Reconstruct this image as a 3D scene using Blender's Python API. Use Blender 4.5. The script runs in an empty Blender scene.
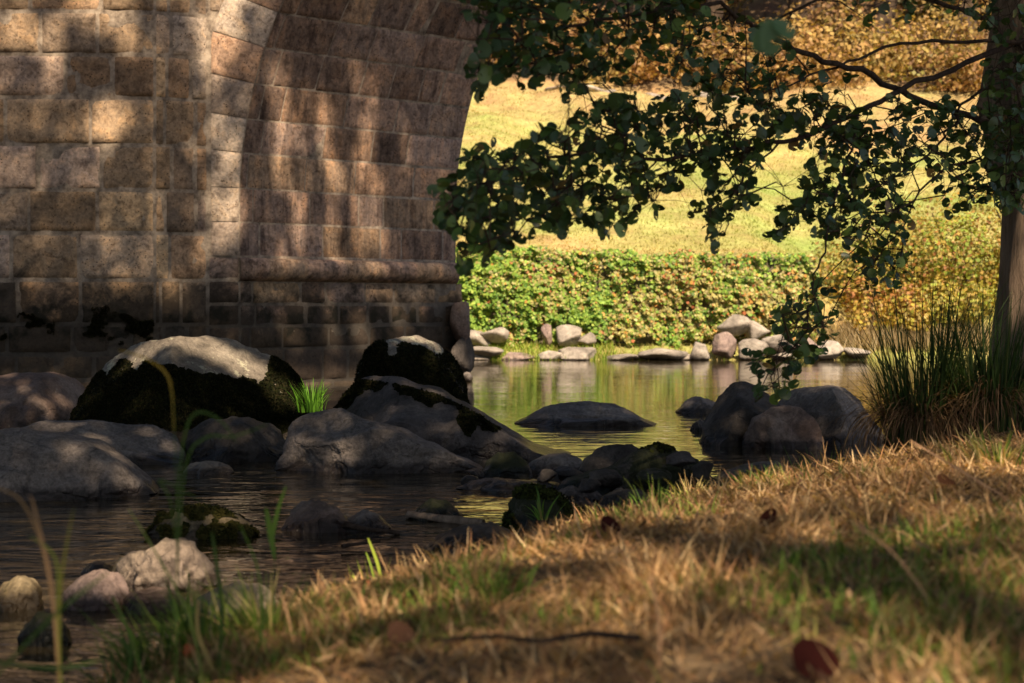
import bpy, math, random
import numpy as np
from mathutils import Vector, noise
rnd = random.Random(7); rs = np.random.RandomState(11)
F, HOR = 1700.0, 308.0
sc = bpy.context.scene
col = sc.collection
def P(px, py, Y): return Vector(((px-512)/F*Y, Y, 1.0+(HOR-py)/F*Y))
SUN_EL = math.radians(47); SUN_AZ = (0.38, -0.925)
SUN = Vector((SUN_AZ[0]*math.cos(SUN_EL), SUN_AZ[1]*math.cos(SUN_EL), math.sin(SUN_EL))).normalized()
SUNN = np.array(SUN)

# ------------------------------------------------------------------ helpers
def tag(o, label=None, cat=None, group=None, kind=None):
    if label: o['label'] = label
    if cat: o['category'] = cat
    if group: o['group'] = group
    if kind: o['kind'] = kind
    return o
def empty(name, loc, label, cat, group=None):
    o = bpy.data.objects.new(name, None); col.objects.link(o); o.location = loc
    o.empty_display_size = .1
    return tag(o, label, cat, group)
def mk(name, V, Fc, mat, parent=None, tint=None, smooth=False):
    """V (n,3) world coordinates; Fc (m,k) int array or list of lists; tint (n,3)"""
    V = np.asarray(V, dtype=np.float64)
    me = bpy.data.meshes.new(name)
    if isinstance(Fc, np.ndarray):
        m, k = Fc.shape
        me.vertices.add(len(V)); me.loops.add(m*k); me.polygons.add(m)
        me.loops.foreach_set('vertex_index', Fc.ravel().astype(np.int32))
        me.polygons.foreach_set('loop_start', np.arange(0, m*k, k, dtype=np.int32))
        me.polygons.foreach_set('loop_total', np.full(m, k, dtype=np.int32))
    else:
        me.vertices.add(len(V)); tot = sum(len(f) for f in Fc)
        me.loops.add(tot); me.polygons.add(len(Fc))
        me.loops.foreach_set('vertex_index', np.array([i for f in Fc for i in f], dtype=np.int32))
        ls = np.array([len(f) for f in Fc], dtype=np.int32)
        me.polygons.foreach_set('loop_start', np.concatenate([[0], np.cumsum(ls)[:-1]]).astype(np.int32))
        me.polygons.foreach_set('loop_total', ls)
    if parent is not None:
        L = np.array(parent.location)
        p = parent
        while p.parent is not None:
            p = p.parent; L = L + np.array(p.location)
        V = V - L
    me.vertices.foreach_set('co', V.astype(np.float32).ravel())
    me.update(calc_edges=True)
    if smooth: me.polygons.foreach_set('use_smooth', np.ones(len(me.polygons), dtype=bool))
    if tint is not None:
        a = me.color_attributes.new('tint', 'FLOAT_COLOR', 'POINT')
        T = np.ones((len(V), 4), dtype=np.float32); T[:, :3] = tint
        a.data.foreach_set('color', T.ravel())
    me.materials.append(mat)
    o = bpy.data.objects.new(name, me); col.objects.link(o)
    if parent is not None: o.parent = parent
    return o
def solo(name, V, Fc, mat, label, cat, group=None, tint=None, smooth=False, kind=None):
    """top-level mesh with its origin at its own base"""
    V = np.asarray(V, dtype=np.float64)
    L = np.array([V[:, 0].mean(), V[:, 1].mean(), V[:, 2].min()])
    o = mk(name, V-L, Fc, mat, None, tint, smooth); o.location = L
    return tag(o, label, cat, group, kind)
def fbm(p, sc_=1.0, oc=4, seed=0):
    return noise.fractal(Vector((p[0]*sc_+seed*7.13, p[1]*sc_+seed*3.7, p[2]*sc_-seed*5.1)), 1.0, 2.0, oc, noise_basis='PERLIN_ORIGINAL')
def sstep(a, b, x):
    t = min(max((x-a)/(b-a), 0), 1); return t*t*(3-2*t)
class Acc:
    def __init__(s): s.V = []; s.F = []; s.T = []; s.n = 0
    def add(s, V, Fc, T=None):
        V = np.asarray(V, float); Fc = np.asarray(Fc, int)
        s.V.append(V); s.F.append(Fc+s.n); s.n += len(V)
        if T is not None: s.T.append(np.broadcast_to(np.asarray(T, float), (len(V), 3)))
    def out(s):
        return np.concatenate(s.V), np.concatenate(s.F), (np.concatenate(s.T) if s.T else None)

# ------------------------------------------------------------------ materials
def new_mat(name):
    m = bpy.data.materials.new(name); m.use_nodes = True
    nt = m.node_tree; b = nt.nodes['Principled BSDF']
    return m, nt, b
def N(nt, t, **kw):
    n = nt.nodes.new(t)
    for k, v in kw.items():
        if k.startswith('_'): n.inputs[k[1:].replace('_', ' ')].default_value = v
        else: setattr(n, k, v)
    return n
def noise_n(nt, scale, detail=5, rough=.6, vec=None, dist=0):
    n = nt.nodes.new('ShaderNodeTexNoise'); n.inputs['Scale'].default_value = scale
    n.inputs['Detail'].default_value = detail; n.inputs['Roughness'].default_value = rough
    n.inputs['Distortion'].default_value = dist
    if vec is not None: nt.links.new(vec, n.inputs['Vector'])
    return n.outputs['Fac']
def ramp(nt, fac, stops):
    r = nt.nodes.new('ShaderNodeValToRGB'); nt.links.new(fac, r.inputs['Fac'])
    e = r.color_ramp.elements
    while len(e) < len(stops): e.new(.5)
    for i, (p, c) in enumerate(stops):
        e[i].position = p; e[i].color = (*c, 1) if hasattr(c, '__len__') else (c, c, c, 1)
    return r.outputs['Color']
def mixc(nt, fac, a, b, mode='MIX'):
    m = nt.nodes.new('ShaderNodeMix'); m.data_type = 'RGBA'; m.blend_type = mode
    for inp, v in ((m.inputs[0], fac), (m.inputs[6], a), (m.inputs[7], b)):
        if hasattr(v, 'node'): nt.links.new(v, inp)
        elif hasattr(v, '__len__'): inp.default_value = (*v, 1)
        else: inp.default_value = v
    return m.outputs[2]
def math_n(nt, op, a, b=0.0, clamp=False):
    m = nt.nodes.new('ShaderNodeMath'); m.operation = op; m.use_clamp = clamp
    for i, v in enumerate((a, b)):
        if hasattr(v, 'node'): nt.links.new(v, m.inputs[i])
        else: m.inputs[i].default_value = v
    return m.outputs[0]
def bump(nt, b, h, strength=.5, dist=.01, prev=None):
    n = nt.nodes.new('ShaderNodeBump'); n.inputs['Strength'].default_value = strength
    n.inputs['Distance'].default_value = dist; nt.links.new(h, n.inputs['Height'])
    if prev is not None: nt.links.new(prev, n.inputs['Normal'])
    nt.links.new(n.outputs['Normal'], b.inputs['Normal']); return n.outputs['Normal']
def pos(nt): return nt.nodes.new('ShaderNodeNewGeometry').outputs['Position']
def pos_z(nt):
    s = nt.nodes.new('ShaderNodeSeparateXYZ'); nt.links.new(pos(nt), s.inputs[0]); return s.outputs['Z']

def leaf_mat(name, translucent=.3, rough=.45, spec=.4, base=None):
    m, nt, b = new_mat(name)
    at = N(nt, 'ShaderNodeAttribute', attribute_name='tint')
    c = at.outputs['Color'] if base is None else mixc(nt, 1, at.outputs['Color'], base, 'MULTIPLY')
    nt.links.new(c, b.inputs['Base Color']); b.inputs['Roughness'].default_value = rough
    b.inputs['Specular IOR Level'].default_value = spec
    if translucent:
        tr = nt.nodes.new('ShaderNodeBsdfTranslucent')
        nt.links.new(mixc(nt, 1, c, (1.5, 1.5, .6), 'MULTIPLY'), tr.inputs['Color'])
        ms = nt.nodes.new('ShaderNodeMixShader'); ms.inputs[0].default_value = translucent
        nt.links.new(b.outputs[0], ms.inputs[1]); nt.links.new(tr.outputs[0], ms.inputs[2])
        nt.links.new(ms.outputs[0], nt.nodes['Material Output'].inputs['Surface'])
    return m
M_LEAF = leaf_mat('alder_leaf', .16, .40, .45)
M_CANOPY = leaf_mat('canopy_leaf', .2, .5, .3)
M_FAR = leaf_mat('far_leaf', .3, .55, .3)
M_GRASS = leaf_mat('grass_blade', .3, .6, .2)
M_MOSS = leaf_mat('moss', .05, .95, .05)

def bark_mat(name, c1, c2, sc_=14):
    m, nt, b = new_mat(name)
    tc = nt.nodes.new('ShaderNodeTexCoord'); mp = N(nt, 'ShaderNodeMapping'); mp.inputs['Scale'].default_value = (1, 1, .22)
    nt.links.new(tc.outputs['Object'], mp.inputs[0])
    f = noise_n(nt, sc_, 8, .7, mp.outputs[0], .4)
    nt.links.new(ramp(nt, f, [(.3, c1), (.5, tuple((x+y)/2 for x, y in zip(c1, c2))), (.68, c2)]), b.inputs['Base Color'])
    b.inputs['Roughness'].default_value = .9; b.inputs['Specular IOR Level'].default_value = .2
    bump(nt, b, f, .9, .03); return m
M_BARK = bark_mat('alder_bark', (.09, .062, .045), (.36, .26, .19))
M_TWIG = bark_mat('twig_bark', (.03, .02, .014), (.09, .06, .045), 40)
M_BARKF = bark_mat('far_bark', (.03, .02, .015), (.11, .075, .05), 4)

def stone_mat(name, tintmul=1.0, stain=True, streak=False):
    m, nt, b = new_mat(name); p = pos(nt)
    at = N(nt, 'ShaderNodeAttribute', attribute_name='tint')
    fine = noise_n(nt, 26, 8, .75, p); mid = noise_n(nt, 4.5, 5, .65, p, .5); big = noise_n(nt, 1.1, 3, .5, p)
    c = mixc(nt, 1, at.outputs['Color'], ramp(nt, fine, [(.3, .5), (.5, .95), (.7, 1.35)]), 'MULTIPLY')
    c = mixc(nt, 1, c, ramp(nt, mid, [(.3, (.55, .52, .5)), (.5, (1, 1, 1)), (.7, (1.25, 1.12, .95))]), 'MULTIPLY')
    gr = noise_n(nt, 11, 7, .72, p, .8)
    c = mixc(nt, 1, c, ramp(nt, gr, [(.34, (.42, .38, .36)), (.47, (.95, .95, .95)), (.66, (1.25, 1.2, 1.12))]), 'MULTIPLY')
    # dark pits
    v = N(nt, 'ShaderNodeTexVoronoi'); v.inputs['Scale'].default_value = 22; nt.links.new(p, v.inputs['Vector'])
    pit = math_n(nt, 'MULTIPLY', math_n(nt, 'LESS_THAN', v.outputs['Distance'], .22), math_n(nt, 'GREATER_THAN', mid, .53))
    c = mixc(nt, math_n(nt, 'MULTIPLY', pit, .75), c, (.035, .025, .02))
    if streak:
        mp = N(nt, 'ShaderNodeMapping'); mp.inputs['Scale'].default_value = (1, 1, .12); nt.links.new(p, mp.inputs[0])
        st = noise_n(nt, 7, 6, .7, mp.outputs[0], .3)
        c = mixc(nt, 1, c, ramp(nt, st, [(.34, (.45, .42, .42)), (.5, (1, 1, 1)), (.66, (1.35, 1.2, 1.05))]), 'MULTIPLY')
    if stain:
        z = pos_z(nt)
        band = math_n(nt, 'ADD', math_n(nt, 'MULTIPLY', math_n(nt, 'SUBTRACT', big, .5), 1.6), z)
        band = math_n(nt, 'ADD', band, math_n(nt, 'MULTIPLY', math_n(nt, 'SUBTRACT', mid, .5), 1.2))
        c = mixc(nt, ramp(nt, math_n(nt, 'MULTIPLY', band, .5, True), [(.50, .90), (.76, 0.0)]), c, (.032, .025, .019))
        # black moss and soot in ragged patches just above the flood line
        zz = math_n(nt, 'ABSOLUTE', math_n(nt, 'SUBTRACT', z, .85))
        blot = noise_n(nt, 3.2, 7, .65, p)
        mk_ = math_n(nt, 'SUBTRACT', blot, math_n(nt, 'MULTIPLY', zz, .33))
        c = mixc(nt, ramp(nt, mk_, [(.43, 0.0), (.55, .85)]), c, (.012, .012, .008))
        # lichen
        lich = noise_n(nt, 9, 6, .7, p)
        c = mixc(nt, ramp(nt, lich, [(.66, 0.0), (.72, .55)]), c, (.32, .27, .22))
    nt.links.new(c, b.inputs['Base Color']); b.inputs['Roughness'].default_value = .9
    b.inputs['Specular IOR Level'].default_value = .2
    n1 = bump(nt, b, fine, .55, .012); bump(nt, b, mid, .5, .03, n1)
    return m
M_STONE = stone_mat('ashlar_granite')
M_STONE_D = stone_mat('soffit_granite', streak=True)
M_MORT, nt, b = new_mat('lime_mortar')
p = pos(nt); f = noise_n(nt, 9, 7, .7, p)
z = pos_z(nt)
c = ramp(nt, f, [(.32, (.08, .06, .05)), (.45, (.24, .19, .15)), (.62, (.44, .36, .29))])
nt.links.new(mixc(nt, ramp(nt, math_n(nt, 'MULTIPLY', z, .5, True), [(.45, .88), (.74, 0.0)]), c, (.03, .025, .02)), b.inputs['Base Color'])
b.inputs['Roughness'].default_value = 1; bump(nt, b, noise_n(nt, 30, 6, .7, p), .6, .01)

def rock_mat(name, c1, c2, c3, wet=.07, speck=.5, lichen=0.0, moss=0.0):
    m, nt, b = new_mat(name); p = pos(nt)
    big = noise_n(nt, 2.2, 5, .6, p, .6); fine = noise_n(nt, 40, 8, .8, p); mid = noise_n(nt, 9, 6, .7, p)
    c = ramp(nt, big, [(.32, c1), (.5, c2), (.66, c3)])
    c = mixc(nt, 1, c, ramp(nt, fine, [(.32, 1-speck*.9), (.5, .95), (.7, 1+speck*.8)]), 'MULTIPLY')
    c = mixc(nt, 1, c, ramp(nt, mid, [(.3, .6), (.5, 1.0), (.7, 1.25)]), 'MULTIPLY')
    if lichen:
        l = noise_n(nt, 5, 8, .75, p)
        c = mixc(nt, ramp(nt, l, [(.66-lichen*.3, 0.0), (.70-lichen*.28, .8)]), c, (.42, .4, .3))
    if moss:
        l = noise_n(nt, 6, 8, .75, p)
        c = mixc(nt, ramp(nt, l, [(.62-moss*.35, 0.0), (.68-moss*.35, .95)]), c, (.022, .026, .010))
    z = math_n(nt, 'ADD', pos_z(nt), math_n(nt, 'MULTIPLY', math_n(nt, 'SUBTRACT', mid, .5), .12))
    w = ramp(nt, math_n(nt, 'MULTIPLY', z, 2, True), [(wet*2*.55, 1.0), (min(wet*2*1.1, .99), 0.0)])
    c = mixc(nt, w, c, mixc(nt, 1, c, (.22, .2, .2), 'MULTIPLY'))
    nt.links.new(c, b.inputs['Base Color'])
    nt.links.new(ramp(nt, w, [(0, .85), (1, .28)]), b.inputs['Roughness'])
    b.inputs['Specular IOR Level'].default_value = .3
    crk = N(nt, 'ShaderNodeTexVoronoi'); crk.feature = 'DISTANCE_TO_EDGE'; crk.inputs['Scale'].default_value = 1.7
    wv = N(nt, 'ShaderNodeVectorMath'); wv.operation = 'ADD'; nt.links.new(p, wv.inputs[0])
    nz_ = nt.nodes.new('ShaderNodeTexNoise'); nz_.inputs['Scale'].default_value = 2.5; nz_.inputs['Detail'].default_value = 5; nt.links.new(p, nz_.inputs['Vector']); nt.links.new(nz_.outputs['Color'], wv.inputs[1]); nt.links.new(wv.outputs[0], crk.inputs['Vector'])
    ck = ramp(nt, crk.outputs['Distance'], [(0, 0.0), (.03, 1.0)])
    n1 = bump(nt, b, fine, .7, .008); n2 = bump(nt, b, mid, .8, .03, n1); n3 = bump(nt, b, ck, .6, .012, n2)
    return m
R_GREY = rock_mat('grey_granite', (.085, .07, .066), (.165, .14, .13), (.26, .215, .19), speck=.7)
R_DARK = rock_mat('dark_wet_rock', (.03, .026, .024), (.06, .05, .045), (.12, .1, .09), wet=.10)
R_BROWN = rock_mat('brown_granite', (.09, .06, .05), (.16, .11, .09), (.24, .18, .15), lichen=.05)
R_PALE = rock_mat('pale_granite', (.15, .115, .095), (.23, .18, .145), (.31, .25, .19), wet=.05, speck=.35)
R_PINK = rock_mat('pinkish_granite', (.16, .115, .105), (.26, .19, .17), (.32, .24, .2), wet=.05)
R_LICH = rock_mat('lichened_granite', (.09, .075, .065), (.20, .17, .14), (.30, .26, .215), lichen=.4, wet=.40)
R_SLATE = rock_mat('slaty_granite', (.04, .034, .034), (.085, .072, .07), (.15, .125, .12), wet=.12)
R_MOSSY = rock_mat('mossy_rock', (.04, .035, .03), (.08, .068, .055), (.14, .12, .09), moss=.6)
R_OCHRE = rock_mat('ochre_stone', (.12, .085, .045), (.22, .165, .09), (.30, .235, .15), moss=.12)
R_FAR = rock_mat('bank_stone', (.18, .155, .13), (.31, .265, .225), (.42, .37, .31), wet=.03, speck=.3)

# ------------------------------------------------------------------ water
m, nt, b = new_mat('river_water')
p = pos(nt); mp = N(nt, 'ShaderNodeMapping'); mp.inputs['Scale'].default_value = (.45, 1, 1); nt.links.new(p, mp.inputs[0])
w1 = noise_n(nt, 5.5, 3, .55, mp.outputs[0], .6); w2 = noise_n(nt, 1.0, 2, .5, mp.outputs[0], .3)
b.inputs['Base Color'].default_value = (.030, .023, .012, 1); b.inputs['Roughness'].default_value = .03
b.inputs['IOR'].default_value = 1.5; b.inputs['Specular IOR Level'].default_value = .5
cam_s = nt.nodes.new('ShaderNodeSeparateXYZ'); nt.links.new(p, cam_s.inputs[0])
h = math_n(nt, 'ADD', w1, math_n(nt, 'MULTIPLY', w2, 2.2))
# calmer pool under the far bank, livelier riffle between the near stones
amp = N(nt, 'ShaderNodeMapRange'); amp.inputs['From Min'].default_value = 5; amp.inputs['From Max'].default_value = 17
amp.inputs['To Min'].default_value = .020; amp.inputs['To Max'].default_value = .003
nt.links.new(cam_s.outputs['Y'], amp.inputs['Value'])
bn = nt.nodes.new('ShaderNodeBump'); bn.inputs['Strength'].default_value = 1.0; bn.inputs['Distance'].default_value = 1.0
nt.links.new(math_n(nt, 'MULTIPLY', h, amp.outputs[0]), bn.inputs['Height']); nt.links.new(bn.outputs[0], b.inputs['Normal'])
o = mk('river_water', [(-90, -20, 0), (90, -20, 0), (90, 34.2, 0), (-90, 34.2, 0)], np.array([[0, 1, 2, 3]]), m)
o['kind'] = 'structure'
m, nt, b = new_mat('riverbed_gravel'); f = noise_n(nt, 3, 6, .7, pos(nt))
nt.links.new(ramp(nt, f, [(.3, (.05, .04, .03)), (.7, (.15, .12, .09))]), b.inputs['Base Color']); b.inputs['Roughness'].default_value = .9
o = mk('riverbed', [(-400, -400, -1.2), (400, -400, -1.2), (400, 400, -1.2), (-400, 400, -1.2)], np.array([[0, 1, 2, 3]]), m)
o['kind'] = 'structure'

# ------------------------------------------------------------------ near bank terrain
EDGE = np.array([(-1.9, -14), (-1.6, -3), (-1.30, 2), (-1.08, 4.0), (-.60, 5.0), (-.05, 6.1), (.5, 7.0), (1.2, 8.0), (2.0, 9.3), (2.7, 10.5), (3.8, 12), (6.5, 14), (14, 18), (40, 26)])
def sdist(X, Y):
    """signed distance to the water's edge, positive on land (numpy)"""
    X = np.asarray(X, float); Y = np.asarray(Y, float)
    best = np.full(X.shape, 1e9); sg = np.ones(X.shape)
    for a, c in zip(EDGE[:-1], EDGE[1:]):
        d = c-a; L2 = d@d
        t = np.clip(((X-a[0])*d[0]+(Y-a[1])*d[1])/L2, 0, 1)
        dx = X-a[0]-t*d[0]; dy = Y-a[1]-t*d[1]; dist = np.hypot(dx, dy)
        cr = d[0]*dy-d[1]*dx
        upd = dist < best; best = np.where(upd, dist, best); sg = np.where(upd, np.where(cr < 0, 1, -1), sg)
    return best*sg
NB = rs.rand(16, 4)
def gnoise(X, Y):
    r = 0
    for i, (a, b_, c_, d_) in enumerate(NB):
        k = 1.0+i*.7; an = a*6.28
        r = r+np.sin(X*k*math.cos(an)+Y*k*math.sin(an)+b_*6.28)/(k+1.0)
    return r
def zbank(X, Y):
    d = sdist(X, Y)
    z = np.where(d > 0, .5*(1-np.exp(-d/.62)), .55*np.maximum(d, -2.2)*.8)
    return z+gnoise(X*2.2, Y*2.2)*.018*np.clip(d+.5, 0, 1)+.012*np.maximum(d-2.5, 0)
gx = np.concatenate([np.arange(-6, 6, .09), np.arange(6, 40, 1.0)]); gy = np.concatenate([np.arange(-14, 1, .6), np.arange(1, 14, .09), np.arange(14, 27, .8)])
XX, YY = np.meshgrid(gx, gy); ZZ = zbank(XX, YY)
V = np.stack([XX.ravel(), YY.ravel(), ZZ.ravel()], 1); nx_, ny_ = len(gx), len(gy)
def gridf(nx, ny):
    i = np.arange(nx-1)[None, :]+np.arange(ny-1)[:, None]*nx
    i = i.ravel(); return np.stack([i, i+1, i+1+nx, i+nx], 1)
m, nt, b = new_mat('bank_soil'); p = pos(nt); f = noise_n(nt, 6, 8, .75, p); f2 = noise_n(nt, 1.5, 3, .6, p)
c = ramp(nt, f, [(.3, (.05, .032, .018)), (.5, (.13, .085, .045)), (.7, (.24, .16, .085))])
c = mixc(nt, ramp(nt, f2, [(.52, 0.0), (.64, .6)]), c, (.05, .07, .015))
c = mixc(nt, ramp(nt, math_n(nt, 'MULTIPLY', pos_z(nt), 3, True), [(.15, 1.0), (.6, 0.0)]), c, (.035, .025, .016))
nt.links.new(c, b.inputs['Base Color']); b.inputs['Roughness'].default_value = .95; bump(nt, b, f, .8, .03)
o = mk('near_bank_ground', V, gridf(nx_, ny_), m, smooth=True); o['kind'] = 'structure'

# ------------------------------------------------------------------ far bank + meadow + hillside, one rising sheet
def zfar(X, Y):
    X = np.asarray(X, float); Y = np.asarray(Y, float)
    # foot of the ivy wall, then the meadow, then the wooded hillside
    foot = np.interp(Y, [31.6, 32.6, 33.2, 33.9, 34.3, 36, 45, 60, 66, 90, 150], [-1.0, -.05, .15, .35, 1.95, 2.25, 4.6, 8.6, 11.5, 30, 75])
    right = np.interp(Y, [31.6, 32.6, 33.6, 36, 45, 60, 66, 90, 150], [-1.0, -.05, .3, 1.6, 4.2, 8.4, 11.5, 30, 75])
    t = np.clip((X-5.3)/1.4, 0, 1)
    z = foot*(1-t)+right*t
    return z+gnoise(X*.35, Y*.35)*.14*np.clip((Y-35)/8, 0, 3)
gx = np.concatenate([np.arange(-110, -14, 6), np.arange(-14, 22, .4), np.arange(22, 112, 6)])
gy = np.concatenate([np.arange(31.6, 36.5, .15), np.arange(36.5, 70, .6), np.arange(70, 152, 4)])
XX, YY = np.meshgrid(gx, gy); ZZ = zfar(XX, YY)
V = np.stack([XX.ravel(), YY.ravel(), ZZ.ravel()], 1); nx_, ny_ = len(gx), len(gy)
def tone_meadow(X, Y):
    n = gnoise(X*.5, Y*1.1)+.6*gnoise(X*1.7+3, Y*2.2)
    k = np.clip(.5+n*.30, 0, 1)[:, None]
    straw = np.array([.50, .39, .17]); green = np.array([.27, .33, .085]); rust = np.array([.42, .26, .15])
    c = straw*(1-k)+green*k
    # greener round the hollow in the middle, rusty leaf litter at the wood's edge
    g = np.exp(-(((X-7.5)/5)**2+((Y-43)/5)**2))[:, None]; c = c*(1-.6*g)+green*.6*g
    r = np.clip((Y-(53-.35*np.clip(X, -5, 16)))/5, 0, 1)[:, None]; r = np.where((X > -1)[:, None], r, r*.55)
    c = c*(1-.55*r)+rust*.55*r
    d = np.exp(-((Y-35.5)/1.6)**2)[:, None]
    return c*(1-.35*d)+np.array([.44, .31, .13])*.35*d
T = tone_meadow(V[:, 0], V[:, 1]); hill = V[:, 1] > 61
T[hill] = np.array([.13, .085, .05])
m, nt, b = new_mat('meadow_turf'); p = pos(nt); at = N(nt, 'ShaderNodeAttribute', attribute_name='tint')
f = noise_n(nt, 5, 8, .75, p); f2 = noise_n(nt, .9, 5, .6, p)
c = mixc(nt, 1, at.outputs['Color'], ramp(nt, f, [(.3, (.55, .5, .45)), (.5, (.95, .95, .95)), (.7, (1.25, 1.3, 1.3))]), 'MULTIPLY')
c = mixc(nt, 1, c, ramp(nt, f2, [(.35, (.9, .75, .7)), (.65, (1.05, 1.15, 1.0))]), 'MULTIPLY')
nt.links.new(c, b.inputs['Base Color']); b.inputs['Roughness'].default_value = .95; bump(nt, b, f, .8, .08)
o = mk('meadow_ground', V, gridf(nx_, ny_), m, tint=T, smooth=True); o['kind'] = 'structure'

# ------------------------------------------------------------------ ribbons (grass, reeds)
def ribbons(Pb, phi, L, th0, curl, w, color, seg=3, wprof=None):
    n = len(Pb); d = np.stack([np.cos(phi), np.sin(phi), np.zeros(n)], 1)
    tw = phi+math.pi/2+rs.uniform(-.9, .9, n)
    side = np.stack([np.cos(tw), np.sin(tw), rs.uniform(-.3, .3, n)], 1)
    rows = []; p = Pb.copy(); th = th0.copy()
    for k in range(seg+1):
        t = k/seg; ww = w*((1-t**1.6)*.92+.08) if wprof is None else w*np.interp(t, *wprof)
        rows.append(p-side*ww[:, None]/2); rows.append(p+side*ww[:, None]/2)
        p = p+(d*np.cos(th)[:, None]+np.array([0, 0, 1.0])*np.sin(th)[:, None])*(L/seg)[:, None]
        th = th-curl/seg
    V = np.stack(rows, 1).reshape(-1, 3); k2 = 2*(seg+1)
    base = np.arange(n)[:, None]*k2
    Fc = np.concatenate([base+np.array([[2*k, 2*k+1, 2*k+3, 2*k+2]]) for k in range(seg)], 0)
    return V, Fc, np.repeat(color, k2, 0)
def pal(n, cols, wts=None, var=.25):
    cols = np.array(cols); i = rs.choice(len(cols), n, p=None if wts is None else np.array(wts)/sum(wts))
    return np.clip(cols[i]*(1+rs.uniform(-var, var, (n, 1))), 0, 1)
STRAW = [(.62, .42, .22), (.52, .33, .165), (.40, .24, .12), (.22, .12, .065), (.74, .54, .31), (.46, .24, .125)]
GREENS = [(.09, .17, .025), (.14, .23, .035), (.22, .28, .06), (.06, .11, .02)]
def scatter(n, x0, x1, y0, y1, dmin=.0):
    X = rs.uniform(x0, x1, n); Y = rs.uniform(y0, y1, n); k = sdist(X, Y) > dmin
    return X[k], Y[k]
# dry matted grass
acc = Acc()
def dry(n, x0, x1, y0, y1, lmin, lmax, w):
    X, Y = scatter(n, x0, x1, y0, y1, .02)
    k = (np.abs(X) < .34*Y+.5) | (rs.rand(len(X)) < .35); X, Y = X[k], Y[k]
    n = len(X); B = np.stack([X, Y, zbank(X, Y)-.005], 1)
    clump = np.clip(.5+gnoise(X*5, Y*5)*.35, 0, 1)
    L = rs.uniform(lmin, lmax, n)*(.6+.8*clump); th = rs.uniform(-.05, 1.15, n)*(.55+.6*clump); curl = rs.uniform(-.3, 2.2, n)
    c = pal(n, STRAW, (3, 4, 4, 2.5, 1.3, 2))*(.65+.5*np.clip(.5+gnoise(X*3+5, Y*3)*.5, 0, 1))[:, None]
    acc.add(*ribbons(B, rs.uniform(0, 6.28, n), L, th, curl, rs.uniform(.6, 1.5, n)*w, c))
dry(32000, -1.5, 1.6, 1.6, 3.4, .03, .095, .004)
dry(54000, -1.4, 2.2, 3.2, 6.2, .03, .10, .005)
dry(40000, -.5, 3.6, 5.6, 10.6, .03, .11, .006)
dry(9000, -1.5, 6, -3, 1.8, .04, .1, .006)
dry(9000, 2.4, 9, 3, 13, .04, .12, .008)
X, Y = scatter(26000, -1.5, 3.4, 1.6, 10, .02); kk_ = np.abs(X) < .34*Y+.5; X, Y = X[kk_], Y[kk_]; n = len(X)
acc.add(*ribbons(np.stack([X, Y, zbank(X, Y)+rs.uniform(.0, .03, n)], 1), rs.uniform(0, 6.28, n), rs.uniform(.02, .05, n), rs.uniform(-.3, .5, n), rs.uniform(-1, 1.5, n), rs.uniform(.006, .016, n), pal(n, [(.16, .09, .05), (.24, .15, .085), (.10, .055, .035), (.33, .22, .13)]), seg=3, wprof=([0, .5, 1], [.2, 1, .1])))
V, Fc, T = acc.out(); o = mk('dry_grass', V, Fc, M_GRASS, tint=T)
tag(o, 'matted dry straw-coloured grass covering the sloping near bank', 'grass', None, 'stuff')
# live green grass among the straw
acc = Acc()
def live(n, x0, x1, y0, y1, lmin, lmax, w, thr, bias=None):
    X, Y = scatter(n, x0, x1, y0, y1, .05)
    g = gnoise(X*2.3+9, Y*2.3+4)+.5*gnoise(X*7, Y*7)
    if bias is not None: g = g+bias(X, Y)
    k = g > thr; X, Y = X[k], Y[k]; n = len(X)
    B = np.stack([X, Y, zbank(X, Y)-.005], 1)
    c = pal(n, GREENS+[(.3, .27, .08)], (3, 3, 2.5, 1.5, 1.2))
    acc.add(*ribbons(B, rs.uniform(0, 6.28, n), rs.uniform(lmin, lmax, n), rs.uniform(.6, 1.5, n), rs.uniform(-.1, 1.5, n), rs.uniform(.7, 1.4, n)*w, c))
bR = lambda X, Y: 1.0*np.exp(-(((X-.75)/.45)**2+((Y-3.1)/.6)**2))+.5*np.exp(-(((X-.95)/.8)**2+((Y-4.2)/1.)**2))+.6*np.exp(-(((X+.15)/.2)**2+((Y-3.2)/.4)**2))+.8*np.exp(-(((X+.6)/.2)**2+((Y-3.1)/.6)**2))
live(40000, -1.4, 2.2, 1.6, 5.0, .03, .075, .0042, .80, bR)
live(26000, -1.0, 3.4, 4.6, 9.8, .04, .11, .0055, .95, bR)
live(6000, -1.5, 6, -3, 1.8, .04, .1, .006, .4)
V, Fc, T = acc.out(); o = mk('green_grass', V, Fc, M_GRASS, tint=T)
tag(o, 'short live green grass growing through the straw on the near bank', 'grass', None, 'stuff')

# grass tufts one can point at
def tuft(px, py, Y, n, h, spread, label, cols, w=.006, name='grass_tuft', lean=.35, group=None, onbank=True, curl=(.1, 1.1)):
    b0 = P(px, py, Y)
    if onbank: b0.z = float(zbank(np.array([b0.x]), np.array([b0.y]))[0])-.01
    r = np.abs(rs.normal(0, spread, n)); a = rs.uniform(0, 6.28, n)
    B = np.stack([b0.x+r*np.cos(a), b0.y+r*np.sin(a), np.full(n, b0.z)], 1)
    V, Fc, T = ribbons(B, a+rs.uniform(-.5, .5, n), h*rs.uniform(.45, 1.05, n), rs.uniform(1.57-lean*1.6, 1.56, n), rs.uniform(*curl, n), rs.uniform(.7, 1.3, n)*w, pal(n, cols), seg=6)
    return solo(name, V, Fc, M_GRASS, label, 'grass tuft', group, tint=T)
YG = [(.28, .36, .05), (.2, .32, .04), (.38, .40, .08)]; DG = [(.045, .09, .02), (.07, .14, .03), (.03, .06, .015)]
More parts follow.
